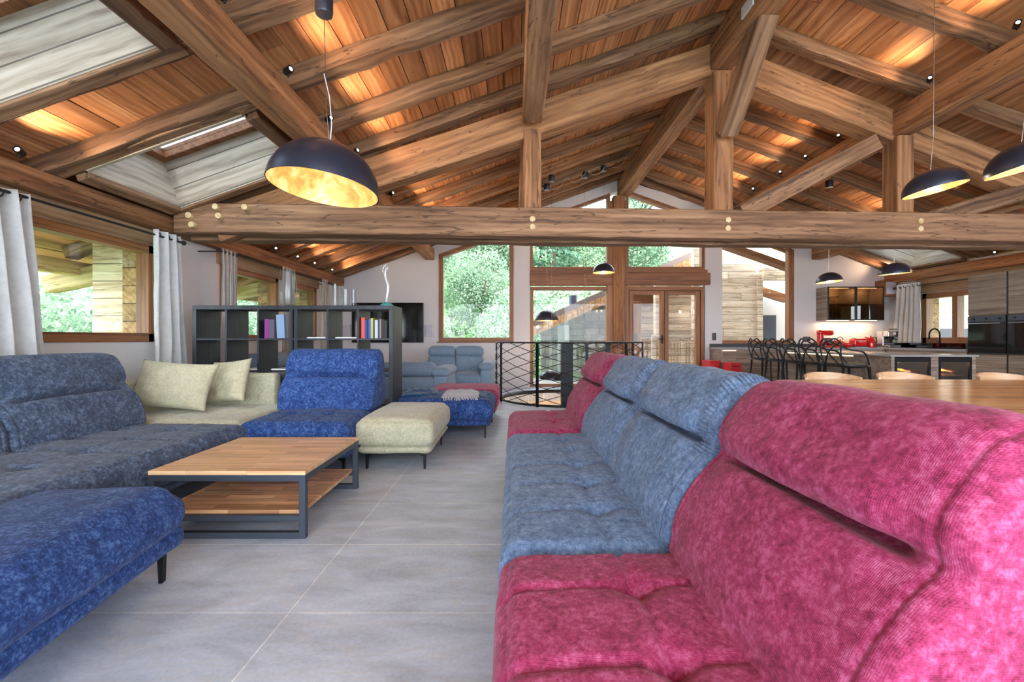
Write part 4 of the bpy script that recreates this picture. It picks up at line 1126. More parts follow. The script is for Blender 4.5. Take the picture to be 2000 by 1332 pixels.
# ------------------------------------------------------------------ far wall things
t = thing('television', 'large black flat television on the far left wall', 'television', (-2.75, YF, 1.44))
link('screen', bx(-.77, .77, -.075, -.06, -.43, .42), M['screen'], t)
link('bezel', bx(-.78, .78, -.06, -.02, -.44, .43, bevel=.003), M['blackmatte'], t)
link('wall_mount', bx(-.2, .2, -.02, 0, -.15, .15), M['black'], t)
def speaker(label, x, z, w=.15, h=.26):
    t = thing('wall_speaker', label, 'speaker', (x, YF, z), 0, 'wall speakers beside the television')
    link('housing', bx(-w/2, w/2, -.09, 0, -h/2, h/2, bevel=.006), M['white'], t); link('grille', bx(-w/2+.01, w/2-.01, -.096, -.09, -h/2+.01, h/2-.01), M['lilac'], t)
speaker('small white wall speaker right of the television', -1.83, 1.26)
speaker('pale wall speaker left of the television, seen through the shelf', -3.66, 1.27, .18, .26)
t = thing('wall_speaker', 'pale square speaker with brown casing high in the kitchen corner', 'speaker', (8.07, 9.86, 2.17))
link('housing', bx(-.15, .15, -.12, .12, -.17, .17, bevel=.004), M['frame_x'], t); link('grille', bx(-.11, .10, -.13, -.12, -.13, .13), M['lilac'], t)
def plate_sw(label, x, z, w=.085, h=.16):
    o = link('wall_switch', bx(x-w/2, x+w/2, YF-.014, YF, z-h/2, z+h/2, bevel=.003), M['switch']); tag(o, label, 'switch')
plate_sw('dark double switch on the white pier right of the glass door', 4.40, 1.13)
plate_sw('dark square socket on the kitchen wall left of the red mixer', 6.43, 1.08, .16, .1)

# ------------------------------------------------------------------ kitchen
t = thing('base_cabinet', 'long grey oak base cabinets along the far kitchen wall', 'cabinet', (4.30, 9.37, 0))
L = XR-4.30-.003
link('body', bx(0, L, .01, .625, .09, .86), M['kitchen_x'], t); link('plinth', bx(0.02, L, .06, .6, 0, .09), M['blackmatte'], t)
for a in (0.004, .28, 1.32): 
    b = {0.004: .276, .28: 1.316, 1.32: 2.3}[a]
    link('drawer_front', bx(a, b, -.01, .01, .52, .835), M['kitchen_x'], t); link('drawer_front', bx(a, b, -.01, .01, .10, .50), M['kitchen_x'], t)
link('light_strip', bx(0, .28, .002, .012, .838, .846), M['strip'], t)
o = link('kitchen_worktop', bx(4.28, XR-.002, 9.35, YF-.021, .863, .903), M['greyslab']); tag(o, 'grey stone worktop along the far kitchen wall', 'worktop')
o = link('splashback', bx(4.30, XR-.022, YF-.02, YF-.002, .904, .975), M['slab']); tag(o, 'low dark stone splashback strip on the far kitchen wall', 'splashback')
t = thing('base_cabinet', 'grey oak base cabinets under the kitchen window', 'cabinet', (7.62, 7.66, 0))
link('body', bx(0, .61, 0, 1.66, .09, .86), M['kitchen'], t); link('plinth', bx(.05, .6, 0, 1.66, 0, .09), M['blackmatte'], t)
o = link('kitchen_worktop', bx(7.60, XR-.002, 7.66, 9.345, .863, .903), M['greyslab']); tag(o, 'grey stone worktop under the kitchen window', 'worktop')
o = link('splashback', bx(XR-.02, XR-.002, 7.66, 9.97, .904, 1.0), M['screen']); tag(o, 'glossy black splashback under the kitchen window', 'splashback')
# tall units
for k in range(3):
    y0 = 7.02-.62*k
    lab = ['grey oak tall oven cabinet beside the kitchen window', 'grey oak tall oven cabinet cut by the right edge of the photo', 'grey oak tall cabinet nearest the camera on the right wall'][k]
    t = thing('tall_cabinet', lab, 'cabinet', (7.6, y0, 0), 0, 'tall kitchen cabinets')
    link('body', bx(.02, .62, .008, .602, .0, 2.13), M['kitchen'], t)
    link('upper_door', bx(0, .02, .012, .598, 1.47, 2.12), M['kitchen'], t)
    link('lower_door', bx(0, .02, .012, .598, .09, .83), M['kitchen'], t)
    if k < 2:
        ov = link('oven', bx(-.005, .02, .012, .598, .86, 1.455), M['ovenglass'], t)
        link('control_panel', bx(-.008, -.005, .012, .598, 1.36, 1.45), M['frame_steel'], ov)
        for yy in (.1, .3, .5):
            bm = bmesh.new(); tube(bm, [(-.008, yy, 1.405), (-.022, yy, 1.405)], .016, 12); link('knob', bm, M['blackmatte'], ov)
        bm = bmesh.new(); tube(bm, [(-.045, .05, 1.33), (-.045, .56, 1.33)], .008, 8); tube(bm, [(-.005, .08, 1.33), (-.045, .08, 1.33)], .006, 8); tube(bm, [(-.005, .53, 1.33), (-.045, .53, 1.33)], .006, 8)
        link('oven_handle', bm, M['chrome'], ov)
        link('lower_drawer', bx(-.004, .02, .012, .598, .84, .86), M['blackmatte'], t)
    else: link('middle_door', bx(0, .02, .012, .598, .85, 1.455), M['kitchen'], t)
    link('shadow_gap', bx(.01, .02, -.012, .008, 0, 2.12), M['blackmatte'], t)
# wall cabinet
t = thing('wall_cabinet', 'wall cabinet with smoked glass doors and warm light inside', 'cabinet', (6.64, 9.64, 1.475))
w = 1.19; h = .71
link('side_panel', bx(0, .02, 0, .358, 0, h), M['kitchen'], t); link('side_panel', bx(w-.02, w, 0, .358, 0, h), M['kitchen'], t)
link('top_panel', bx(.02, w-.02, 0, .358, h-.02, h), M['kitchen_x'], t); link('bottom_panel', bx(.02, w-.02, 0, .358, 0, .02), M['kitchen_x'], t)
link('back_panel', bx(.02, w-.02, .345, .358, .02, h-.02), M['kitchen_x'], t); link('inner_shelf', bx(.02, w-.02, .05, .34, .34, .348), M['smoked'], t)
for a in (.0, w/2+.002):
    b = a+w/2-.004; bm = bmesh.new(); f = .022
    box(bm, a, b, -.02, -.002, 0, f); box(bm, a, b, -.02, -.002, h-f, h); box(bm, a, a+f, -.02, -.002, f, h-f); box(bm, b-f, b, -.02, -.002, f, h-f)
    d = link('glass_door', bm, M['blackmatte'], t); link('pane', bx(a+f, b-f, -.013, -.009, f, h-f), M['smoked'], d)
    link('light_strip', bx(a+.05, b-.12, .03, .045, h-.035, h-.022), M['strip'], t)
    link('under_light', bx(a+.03, b-.1, .05, .07, -.008, -.001), M['strip'], t)
for k in range(2):
    ld = bpy.data.lights.new('cabinet_light', 'AREA'); ld.energy = 1.6; ld.color = (1, .72, .42); ld.shape = 'RECTANGLE'; ld.size = .5; ld.size_y = .03
    lo = bpy.data.objects.new('cabinet_light', ld); COL.objects.link(lo); lo.parent = t; lo.location = (.3+.6*k, .2, -.012)
    ld = bpy.data.lights.new('cabinet_light', 'POINT'); ld.energy = 4; ld.color = (1, .7, .4); ld.shadow_soft_size = .05
    lo = bpy.data.objects.new('cabinet_light', ld); COL.objects.link(lo); lo.parent = t; lo.location = (.3+.6*k, .17, h-.08)
gl = None
for k, (x, z, lab) in enumerate(((.12, .0, 'left end of the lower level'), (.2, 0, 'second on the lower level'), (.29, 0, 'third on the lower level'), (.42, 0, 'fourth on the lower level'), (.70, 0, 'fifth on the lower level'), (.80, 0, 'sixth on the lower level'), (.95, 0, 'seventh on the lower level'), (.14, .33, 'left end of the upper level'), (.34, .33, 'second on the upper level'), (.72, .33, 'third on the upper level'), (1.0, .33, 'right end of the upper level'))):
    bm = bmesh.new(); lathe(bm, [(0, 0), (.026, 0), (.03, .002), (.004, .008), (.004, .07), (.03, .10), (.034, .13), (.028, .17), (.026, .17), (.032, .13), (.028, .102), (0, .08)], 16)
    o = link('wine_glass', bm, M['vase'], None, smooth=True); o.location = (6.64+x, 9.82, 1.497+z+(.0 if not z else -.0+.0)); 
    if z: o.location.z = 1.475+.35
    tag(o, 'clear stem glass inside the lit wall cabinet, ' + lab, 'glass', 'glasses in the wall cabinet')
o = link('glass_jar', bx(7.62, 7.76, 9.75, 9.88, 1.496, 1.70, bevel=.02), plain('blue_box', S(60, 120, 170), .4)); tag(o, 'blue container at the right inside the lit wall cabinet', 'container')

# island
IX0, IX1, IY0, IY1 = 4.60, 5.63, 5.55, 7.75
t = thing('kitchen_island', 'grey oak kitchen island with two lit glass wine coolers in its end', 'kitchen island', (IX0, IY0, 0))
w, d = IX1-IX0, IY1-IY0
link('body', bx(.03, w-.03, .62, d-.02, .08, .86), M['kitchen'], t)
link('plinth', bx(.06, w-.06, .04, d-.06, 0, .08), M['blackmatte'], t)
for (a, b) in ((.0, .04), (.485, .575), (w-.045, w)): link('end_panel', bx(a, b, .0, .62, .08, .86), M['kitchen_x'], t)
link('light_strip', bx(.022, .03, .3, d-.05, .845, .855), M['strip'], t)
for a, b in ((.042, .483), (.577, w-.047)):
    c = link('wine_cooler', bx(a, b, .55, .6, .08, .85), M['dark'], t)
    bm = bmesh.new(); box(bm, a, a+.012, .02, .55, .08, .85); box(bm, b-.012, b, .02, .55, .08, .85); box(bm, a, b, .02, .55, .838, .85); box(bm, a, b, .02, .55, .08, .1); link('liner', bm, M['dark'], c)
    bm = bmesh.new(); f = .03; box(bm, a, b, .0, .02, .8, .85); box(bm, a, b, .0, .02, .08, .12); box(bm, a, a+f, .0, .02, .12, .8); box(bm, b-f, b, .0, .02, .12, .8); link('door_frame', bm, M['black'], c)
    link('pane', bx(a+f, b-f, .008, .012, .12, .8), M['smoked'], c)
    for z in (.3, .46, .62): link('rack', bx(a+.012, b-.012, .04, .54, z, z+.012), M['chairwood'], c)
    ld = bpy.data.lights.new('cooler_light', 'POINT'); ld.energy = 5; ld.color = (1, .72, .42); ld.shadow_soft_size = .03
    lo = bpy.data.objects.new('cooler_light', ld); COL.objects.link(lo); lo.parent = t; lo.location = ((a+b)/2, .2, .8)
nb = 0
for ci, (a, b) in enumerate(((.042, .483), (.577, w-.047))):
    for zi, z in enumerate((.312, .472, .632)):
        for k in range(4):
            bm = bmesh.new(); lathe(bm, [(0, 0), (.014, 0), (.015, .06), (.03, .12), (.036, .14), (.036, .28), (.03, .3), (0, .3)], 14, M4=Matrix.Rotation(-pi/2, 4, 'X'))
            o = link('wine_bottle', bm, plain('bottle_glass_%d' % nb, [S(30, 44, 26), S(200, 180, 120), S(60, 20, 20)][(k+zi) % 3], .15), None, smooth=True, autos=50)
            o.location = (IX0+a+.07+k*(b-a-.14)/3, IY0+.08, z+.037)
            tag(o, 'wine bottle lying in the %s cooler, %s row, %s from the left' % (['left', 'right'][ci], ['bottom', 'middle', 'top'][zi], ['first', 'second', 'third', 'fourth'][k]), 'bottle', 'bottles in the wine coolers'); nb += 1
o = link('island_worktop', bx(IX0-.02, IX1+.02, IY0-.02, IY1, .862, .885, bevel=.003), M['greyslab']); tag(o, 'grey stone worktop of the kitchen island', 'worktop')

# bar stools with looping backs
def bar_stool(label, loc, rz):
    t = thing('bar_stool', label, 'bar stool', loc, rz, 'black bar stools along the island'); m = M['blackmatte']
    zs = .76
    bm = bmesh.new(); n = 24; m2 = 12; g = []   # seat dish, faces +x
    for j in range(m2+1):
        r = j/m2; row = []
        for i in range(n):
            a = 2*pi*i/n; sx = .20; sy = .215
            rr = r*(1-.06*cos(4*a)); x = sx*rr*cos(a); y = sy*rr*sin(a)
            row.append(bm.verts.new((x, y, zs-.03+.028*r**3-.012*cos(a)*r)))
        g.append(row)
    lo_ = [[bm.verts.new(v.co-Vector((0, 0, .022))) for v in row] for row in g]
    for A in (g, lo_):
        for j in range(1, m2):
            for i in range(n): bm.faces.new([A[j][i], A[j][(i+1) % n], A[j+1][(i+1) % n], A[j+1][i]])
        for i in range(n):
            bm.faces.new([A[0][0], A[1][i], A[1][(i+1) % n]])
    for i in range(n): bm.faces.new([g[-1][i], g[-1][(i+1) % n], lo_[-1][(i+1) % n], lo_[-1][i]])
    link('seat', bm, m, t, smooth=True, autos=50)
    for sx in (-1, 1):
        for sy in (-1, 1):
            bm = bmesh.new(); tube(bm, [(.16*sx, .17*sy, zs-.03), (.19*sx, .19*sy, .35), (.225*sx, .215*sy, 0)], .014, 8, rs=[.018, .015, .012]); link('leg', bm, m, t, smooth=True)
    bm = bmesh.new(); P = lambda s, z: (.205*s, .2, z)
    ring = [(.2, .198, .3), (.2, -.198, .3), (-.2, -.198, .3), (-.2, .198, .3)]
    tube(bm, ring, .009, 8, closed=True); link('footrest', bm, m, t)
    # three crossing loops form the backrest and arms
    def sm(P, k=8):
        out = []
        Q = [P[0]]+P+[P[-1]]
        for i in range(1, len(Q)-2):
            p0, p1, p2, p3 = [Vector(q) for q in Q[i-1:i+3]]
            for s in range(k):
                u = s/k; out.append(.5*((2*p1)+(p2-p0)*u+(2*p0-5*p1+4*p2-p3)*u*u+(3*p1-p0-3*p2+p3)*u**3))
        out.append(Vector(Q[-1])); return out
    bk = zs
    l1 = [(.15, -.19, bk), (.05, -.235, bk+.15), (-.12, -.22, bk+.19), (-.215, -.1, bk+.26), (-.225, 0, bk+.30), (-.215, .1, bk+.26), (-.12, .22, bk+.19), (.05, .235, bk+.15), (.15, .19, bk)]
    l2 = [(-.16, -.17, bk-.01), (-.20, -.18, bk+.14), (-.205, -.19, bk+.27), (-.235, -.08, bk+.21), (-.22, .04, bk+.1), (-.18, .12, bk)]
    l3 = [(x, -y, z) for x, y, z in l2]
    l4 = [(-.205, -.19, bk+.27), (-.22, -.10, bk+.325), (-.23, 0, bk+.29), (-.22, .10, bk+.325), (-.205, .19, bk+.27)]
    for l in (l1, l2, l3, l4):
        bm = bmesh.new(); tube(bm, sm(l), .0105, 8); link('back_loop', bm, m, t, smooth=True)
    return t
st0 = bar_stool('black bar stool with looping back, nearest the camera', (4.27, 5.85, 0), 0)
for k, lab in enumerate(('second', 'third', 'fourth')):
    dup(st0, (4.27, 5.85+.46*(k+1), 0), None, 'black bar stool with looping back, %s from the camera' % lab)
dup(st0, (4.27, 7.69, 0), None, 'black bar stool with looping back, farthest from the camera')

# worktop appliances
def at(px, Y): return (px-1003)/890*Y
zt = .903
t = thing('stand_mixer', 'red stand mixer with a steel bowl on the far worktop', 'mixer', (at(1612, 9.7), 9.68, zt))
bm = bmesh.new(); soft_box(bm, -.17, .17, -.1, .1, 0, .035, r=.015, n=12, crown=0, bulge=0); soft_box(bm, -.17, -.07, -.06, .06, .02, .30, r=.03, n=12, crown=0, bulge=0); link('base', bm, M['red'], t, smooth=True)
bm = bmesh.new(); soft_box(bm, -.19, .15, -.065, .065, .25, .37, r=.055, n=16, crown=0, bulge=0); link('motor_head', bm, M['red'], t, smooth=True)
bm = bmesh.new(); lathe(bm, [(0, .04), (.05, .04), (.055, .05), (.095, .12), (.105, .2), (.1, .2), (.09, .12), (0, .06)], 24, .07, 0, 0); link('bowl', bm, M['chrome'], t, smooth=True)
def kettle(name, label, x, y, mat, r=.08, h=.17, handle=True, cat='kettle'):
    t = thing(name, label, cat, (x, y, zt))
    bm = bmesh.new(); lathe(bm, [(0, 0), (r, 0), (r*1.05, .02), (r, h*.5), (r*.7, h*.86), (r*.5, h), (0, h*1.02)], 24); link('body', bm, mat, t, smooth=True, autos=60)
    bm = bmesh.new(); tube(bm, [(-r*.8, 0, h*.7), (-r*1.0, 0, h*.95), (-r*1.45, 0, h*.98)], .014, 8, rs=[.02, .014, .01]); link('spout', bm, mat, t, smooth=True)
    bm = bmesh.new()
    if handle == 'top': tube(bm, [(-r*.6, 0, h*.9), (-r*.5, 0, h*1.3), (0, 0, h*1.48), (r*.5, 0, h*1.3), (r*.6, 0, h*.9)], .008, 8)
    else: tube(bm, [(r*.6, 0, h*.95), (r*1.4, 0, h*.95), (r*1.5, 0, h*.5), (r*.95, 0, h*.15)], .011, 8)
    link('handle', bm, M['blackmatte'], t, smooth=True)
    bm = bmesh.new(); bmesh.ops.create_uvsphere(bm, u_segments=10, v_segments=8, radius=.014, matrix=Matrix.Translation((0, 0, h*1.07))); link('lid_knob', bm, M['blackmatte'], t, smooth=True)
kettle('tea_kettle', 'orange red kettle with an arched handle between mixer and toaster', at(1642, 9.6), 9.62, M['orange'], .11, .15, 'top')
kettle('electric_kettle', 'shiny red electric kettle right of the toaster', at(1702, 9.6), 9.62, M['red'], .085, .22)
t = thing('toaster', 'shiny red two-slot toaster on the far worktop', 'toaster', (at(1676, 9.6), 9.6, zt))
bm = bmesh.new(); soft_box(bm, -.15, .15, -.09, .09, .015, .19, r=.05, n=20, crown=0, bulge=0); link('body', bm, M['red'], t, smooth=True)
bm = bmesh.new(); box(bm, -.11, .11, -.05, -.02, .188, .194); box(bm, -.11, .11, .02, .05, .188, .194); link('slots', bm, M['blackmatte'], t)
link('foot', bx(-.14, .14, -.08, .08, 0, .018), M['chrome'], t); link('lever', bx(.15, .175, -.02, .02, .12, .14), M['blackmatte'], t)
o = link('bowl', (lambda b: (lathe(b, [(0, 0), (.05, 0), (.075, .05), (.08, .09), (.074, .09), (.06, .03), (0, .012)], 20), b)[1])(bmesh.new()), M['red'], None, smooth=True); o.location = (at(1656, 9.45), 9.46, zt); tag(o, 'small red bowl in front of the kettles', 'bowl')
t = thing('coffee_machine', 'steel espresso machine in the corner of the worktop', 'coffee machine', (at(1739, 9.6), 9.62, zt))
bm = bmesh.new(); box(bm, -.13, .13, .02, .2, 0, .34, bevel=.015); box(bm, -.13, .13, -.14, .02, 0, .05, bevel=.01); box(bm, -.13, .13, -.12, .02, .22, .34, bevel=.015); link('body', bm, M['chrome'], t)
link('drip_tray', bx(-.12, .12, -.135, .0, .05, .058), M['blackmatte'], t)
bm = bmesh.new(); tube(bm, [(0, -.06, .22), (0, -.06, .17)], .03, 14); tube(bm, [(0, -.07, .18), (0, -.17, .17)], .01, 8); link('portafilter', bm, M['black'], t)
bm = bmesh.new(); tube(bm, [(-.09, -.1, .36), (-.09, -.1, .38), (.09, -.1, .38), (.09, -.1, .36)], .008, 8); link('cup_rail', bm, M['blackmatte'], t)
link('gauge', bx(-.03, .03, -.126, -.12, .26, .31), M['white'], t)
t = thing('kitchen_tap', 'black arched kitchen tap in front of the kitchen window', 'tap', (8.0, 8.55, zt))
bm = bmesh.new(); pts = [(0, 0, 0), (0, 0, .26)]+[(0, .11-.11*cos(a*pi/8), .26+.11*sin(a*pi/8)) for a in range(1, 9)]+[(0, .22, .17)]
tube(bm, pts, .014, 10); link('spout', bm, M['black'], t, smooth=True)
bm = bmesh.new(); tube(bm, [(0, 0, .1), (-.06, 0, .14)], .008, 8); link('lever', bm, M['black'], t)
o = link('sink', bx(7.7, 8.15, 8.1, 8.5, .904, .93, bevel=.01), M['screen']); tag(o, 'black sink rim under the tap', 'sink')
def bottle(name, label, x, y, h, r, mat):
    bm = bmesh.new(); lathe(bm, [(0, 0), (r, 0), (r, h*.6), (r*.4, h*.78), (r*.4, h), (0, h)], 16); o = link(name, bm, mat, None, smooth=True, autos=50); o.location = (x, y, zt); tag(o, label, 'bottle')
bottle('soap_bottle', 'clear soap bottle left of the black tap', 8.0, 8.75, .2, .035, M['vase'])
bottle('soap_bottle', 'small dark bottle right of the black tap', 8.0, 8.0, .16, .04, M['blackmatte'])
t = thing('storage_bin', 'red plastic storage bin on the floor beside the base cabinets', 'bin', (4.06, 9.42, 0))
link('body', bx(0, .21, 0, .4, 0, .62, bevel=.01), M['redplastic'], t); link('lid', bx(-.005, .215, -.005, .405, .6, .63, bevel=.006), M['redplastic'], t)
t = thing('storage_bin', 'taller red plastic box right beside the other red bin', 'bin', (4.29-.008, 9.0, 0))
link('body', bx(0, .22, 0, .33, 0, .61, bevel=.01), M['redplastic'], t); link('slot', bx(.05, .17, -.003, .002, .53, .55), M['blackmatte'], t)

# ------------------------------------------------------------------ dining table and chairs
t = thing('dining_table', 'long glossy oak dining table with softly curved ends behind the red sofa', 'dining table', (2.0, 1.95, 0))
bm = bmesh.new(); pts = []
TL, TW = 3.1, 1.75
for i in range(25):
    a = i/24; pts.append((.02+.10*sin(pi*a)*-1+.08, TW*a))
top = [(.34, TW), (1.0, TW+.015), (1.6, TW+.01), (2.4, TW-.05), (TL, TW-.14)]
bot = [(TL, .05), (2.2, -.03), (1.2, -.05), (.4, -.03)]
out = []
for i in range(13):
    a = i/12; out.append((.10-.06*sin(pi*a), .03+(TW-.06)*a))
out += [(.22, TW), (.9, TW+.02), (1.6, TW+.02), (2.4, TW-.04), (TL, TW-.12)]+bot
poly_prism(bm, out, 'Z', .712, .75)
bmesh.ops.bevel(bm, geom=[e for e in bm.edges if abs(e.verts[0].co.z-e.verts[1].co.z) < 1e-5], offset=.008, segments=2, affect='EDGES')
link('tabletop', bm, M['dining'], t)
for (x, y) in ((.5, .35), (.5, TW-.35), (TL-.5, .35), (TL-.5, TW-.45)):
    bm = bmesh.new(); tube(bm, [(x, y, .712), (x, y, 0)], .03, 10, rs=[.04, .025]); link('leg', bm, M['black'], t, smooth=True)
link('apron', bx(.45, TL-.45, .3, TW-.4, .66, .711), M['dining'], t)
def chair(label, loc, rz):
    t = thing('dining_chair', label, 'chair', loc, rz, 'pale wood dining chairs behind the table'); m = M['chairwood']
    bm = bmesh.new(); soft_box(bm, -.22, .22, -.21, .21, .43, .46, r=.012, n=16, crown=0, bulge=0); link('seat', bm, m, t, smooth=True)
    bm = bmesh.new(); g = []
    for s in (0, 1):
        gg = []
        for i in range(25):
            a = -1+2*i/24; row = []
            for j in range(7):
                v = j/6; zz = .60+v*(.16+.035*(1-a*a)); rr = .25-s*.018
                row.append(bm.verts.new((rr*sin(a*1.25), -.19+rr*cos(a*1.25)+.19*.2+.04*v, zz)))
            gg.append(row)
        g.append(gg)
    for gg in g:
        for i in range(24):
            for j in range(6): bm.faces.new([gg[i][j], gg[i+1][j], gg[i+1][j+1], gg[i][j+1]])
    for i in range(24):
        for j in (0, 6): bm.faces.new([g[0][i][j], g[0][i+1][j], g[1][i+1][j], g[1][i][j]])
    for i in (0, 24):
        for j in range(6): bm.faces.new([g[0][i][j], g[0][i][j+1], g[1][i][j+1], g[1][i][j]])
    link('backrest', bm, m, t, smooth=True, autos=50)
    for sx in (-1, 1):
        bm = bmesh.new(); tube(bm, [(.19*sx, -.18, .44), (.21*sx, -.2, 0)], .014, 8); link('leg', bm, m, t, smooth=True)
        bm = bmesh.new(); tube(bm, [(.19*sx, .06, .66), (.19*sx, .12, .44), (.21*sx, .2, 0)], .014, 8); link('leg', bm, m, t, smooth=True)
    return t
c0 = chair('pale wood dining chair with curved back at the left end of the table far side', (2.66, 3.82, 0), 0)
dup(c0, (3.30, 3.86, 0), None, 'pale wood dining chair with curved back, second from the left behind the table')
dup(c0, (4.05, 3.76, 0), None, 'pale wood dining chair whose curved back shows at the right edge behind the table')

# ------------------------------------------------------------------ outdoors
# terrace
struct(link('terrace', bx(-6, 12, 10.3, 14, -.35, -.12), M['stone']))
# neighbouring chalet wing beyond the glazed gable
BY = 13.4
t = thing('chalet_wing', 'timber clad chalet wing with a broad sloping roof beyond the glass door', 'building', (0, BY, 0))
def rs(x): return 1.30+.44*(x-.3)
def prism(name, pts, y0, y1, mat, parent=t):
    bm = bmesh.new(); poly_prism(bm, pts, 'Y', y0, y1); return link(name, bm, mat, parent)
prism('roof', [(.2, rs(.2)), (7.4, rs(7.4)), (7.4, rs(7.4)+.16), (.2, rs(.2)+.16)], -.8, 3.0, M['rooftile'])
prism('verge_board', [(.25, rs(.25)-.24), (7.4, rs(7.4)-.24), (7.4, rs(7.4)-.004), (.25, rs(.25)-.004)], -.85, -.8, M['exboard'])
prism('soffit', [(.3, rs(.3)-.05), (7.4, rs(7.4)-.05), (7.4, rs(7.4)-.01), (.3, rs(.3)-.01)], -.79, .0, M['exboard'])
prism('siding_wall', [(3.4, -.3), (9.5, -.3), (9.5, 4.6), (7.3, 4.6), (3.4, rs(3.4)-.06)], 0, .2, M['siding'])
prism('stone_wall', [(2.1, -.3), (2.75, -.3), (2.75, rs(2.75)-.06), (2.1, rs(2.1)-.06)], 0, .2, M['rubble'])
prism('glazed_bay', [(1.1, -.3), (2.1, -.3), (2.1, rs(2.1)-.06), (1.1, rs(1.1)-.06)], .1, .12, M['pane'])
prism('curtain_inside', [(1.35, -.3), (1.7, -.3), (1.7, 1.5), (1.35, 1.5)], .5, .55, M['curtain'])
prism('inner_room_wall', [(.9, -.3), (2.4, -.3), (2.4, rs(2.4)-.06), (.9, rs(.9)-.06)], 1.6, 1.7, M['rubble'])
link('corner_post', bx(2.75, 2.98, -.05, .2, -.3, rs(2.75)-.3), M['frame_z'], t)
link('wall_top_beam', bx(2.75, 4.2, -.3, -.1, 2.05, 2.4), M['frame_x'], t)
bm = bmesh.new(); bmesh.ops.create_cone(bm, cap_ends=True, segments=20, radius1=.11, radius2=.11, depth=.3, matrix=Matrix.Translation((1.75, 0, rs(1.75)+.27))); link('flue', bm, M['shade'], t, smooth=True, autos=40)
t2 = thing('porch_column', 'square timber porch column with a dark plaque outside the door', 'column', (2.98, 11.0, -.12))
link('shaft', bx(-.24, .10, 0, .2, 0, 2.1, bevel=.008), M['post_z'], t2); link('plaque', bx(-.12, .0, -.02, 0, 1.12, 1.33), M['switch'], t2)
t2 = thing('porch_column', 'pale timber post between the two door leaves, out on the terrace', 'column', (3.93, 12.3, -.12))
link('shaft', bx(-.1, .22, 0, .2, 0, 2.9, bevel=.008), M['siding'], t2)
# second roof edge of the main house, overhanging on the right
t2 = thing('balcony_railing', 'wooden balcony railing with upright balusters outside the door', 'railing', (3.62, 11.9, -.12))
link('handrail', bx(0, 1.25, 0, .09, 1.23, 1.30, bevel=.006), M['siding'], t2)
for x in (.0, .75, 1.2): link('post', bx(x, x+.1, .0, .1, 0, 1.23), M['siding'], t2)
for k in range(14): link('baluster', bx(.14+k*.078, .175+k*.078, .03, .06, .2, 1.12), M['siding'], t2)
link('bottom_rail', bx(0.1, 1.2, .02, .07, .15, .21), M['siding'], t2); link('upper_rail', bx(.1, 1.2, .02, .07, 1.1, 1.17), M['siding'], t2)
# annexe seen through the right-hand far window
t = thing('house_annexe', 'timber annexe with horizontal boards and a wide corner window, right of the door', 'building', (0, 12.0, 0))
link('board_wall', bx(4.75, 6.40, 0, .2, -.3, 2.6), M['siding'], t)
link('upper_boards', bx(4.75, 6.40, .0, .2, 2.6, 3.6), M['siding'], t)
link('corner_post', bx(6.40, 6.54, -.05, .2, -.3, 2.78), M['siding'], t)
bm = bmesh.new(); poly_prism(bm, [(4.9, 3.45), (6.9, 2.75), (6.9, 2.62), (4.9, 3.32)], 'Y', -1.2, -.9); link('roof_edge', bm, M['frame_x'], t)
link('eave_beam', bx(6.5, 7.35, -.2, .1, 2.62, 2.92), M['siding'], t)
link('inner_wall', bx(6.4, 8.3, .9, 1.0, -.3, 3.4), M['wall'], t)
link('inner_beam', (lambda b: (poly_prism(b, [(6.5, 2.62), (7.5, 2.3), (7.5, 2.08), (6.5, 2.4)], 'Y', .5, .7), b)[1])(bmesh.new()), M['frame_x'], t)
link('inner_door', bx(6.95, 7.4, .84, .9, -.3, 1.75), M['frame_steel'], t)
link('right_wall', bx(7.33, 8.6, -.1, .1, -.3, 3.4), M['siding'], t)

# left side: timber pier, low chalet roof
o = link('timber_pier', bx(-4.62, -4.16, 5.0, 5.7, -.3, 2.2), M['siding']); tag(o, 'plank clad timber pier outside the near left window', 'pier')
for i, (y, lab) in enumerate(((2.6, 'nearest'), (5.2, 'second'), (7.6, 'third'), (9.6, 'farthest'))):
    o = beam('eave_bracket', (-4.16, y, 1.93), (-5.3, y, 1.70), .16, .2, M['exbeam'], seed=60+i); tag(o, 'pale timber eave bracket outside the left windows, %s' % lab, 'beam', 'eave brackets')
o = beam('eave_purlin', (-4.95, 1.0, 1.87), (-4.95, 10.0, 1.87), .16, .16, M['exbeam'], seed=70); tag(o, 'pale timber eave purlin along the outside of the left wall', 'beam')
t = thing('chalet', 'distant chalet with a pale tiled roof behind the bright shrub on the left', 'building', (-21, 13.6, 0))
bm = bmesh.new(); poly_prism(bm, [(-4, 1.1), (0, 2.6), (4, 1.1), (4, .95), (0, 2.4), (-4, .95)], 'Y', -3, 3); link('roof', bm, M['rooftile'], t)
bm = bmesh.new(); poly_prism(bm, [(-3.4, -3), (3.4, -3), (3.4, 1.1), (0, 2.4), (-3.4, 1.1)], 'Y', -2.4, 2.4); link('walls', bm, M['siding'], t)
t = thing('neighbour_house', 'neighbouring chalet with an overhanging roof outside the kitchen window', 'building', (15, 16.5, 0))
bm = bmesh.new(); poly_prism(bm, [(-4, 1.6), (0, 3.3), (4, 1.6), (4, 1.45), (0, 3.1), (-4, 1.45)], 'Y', -3, 3); link('roof', bm, M['rooftile'], t)
bm = bmesh.new(); poly_prism(bm, [(-3.2, -3), (3.2, -3), (3.2, 1.9), (0, 3.1), (-3.2, 1.9)], 'Y', -2.4, 2.4); link('walls', bm, M['siding'], t)
link('windows', bx(-1.8, -.9, -2.42, -2.38, .5, 1.4), M['screen'], t)

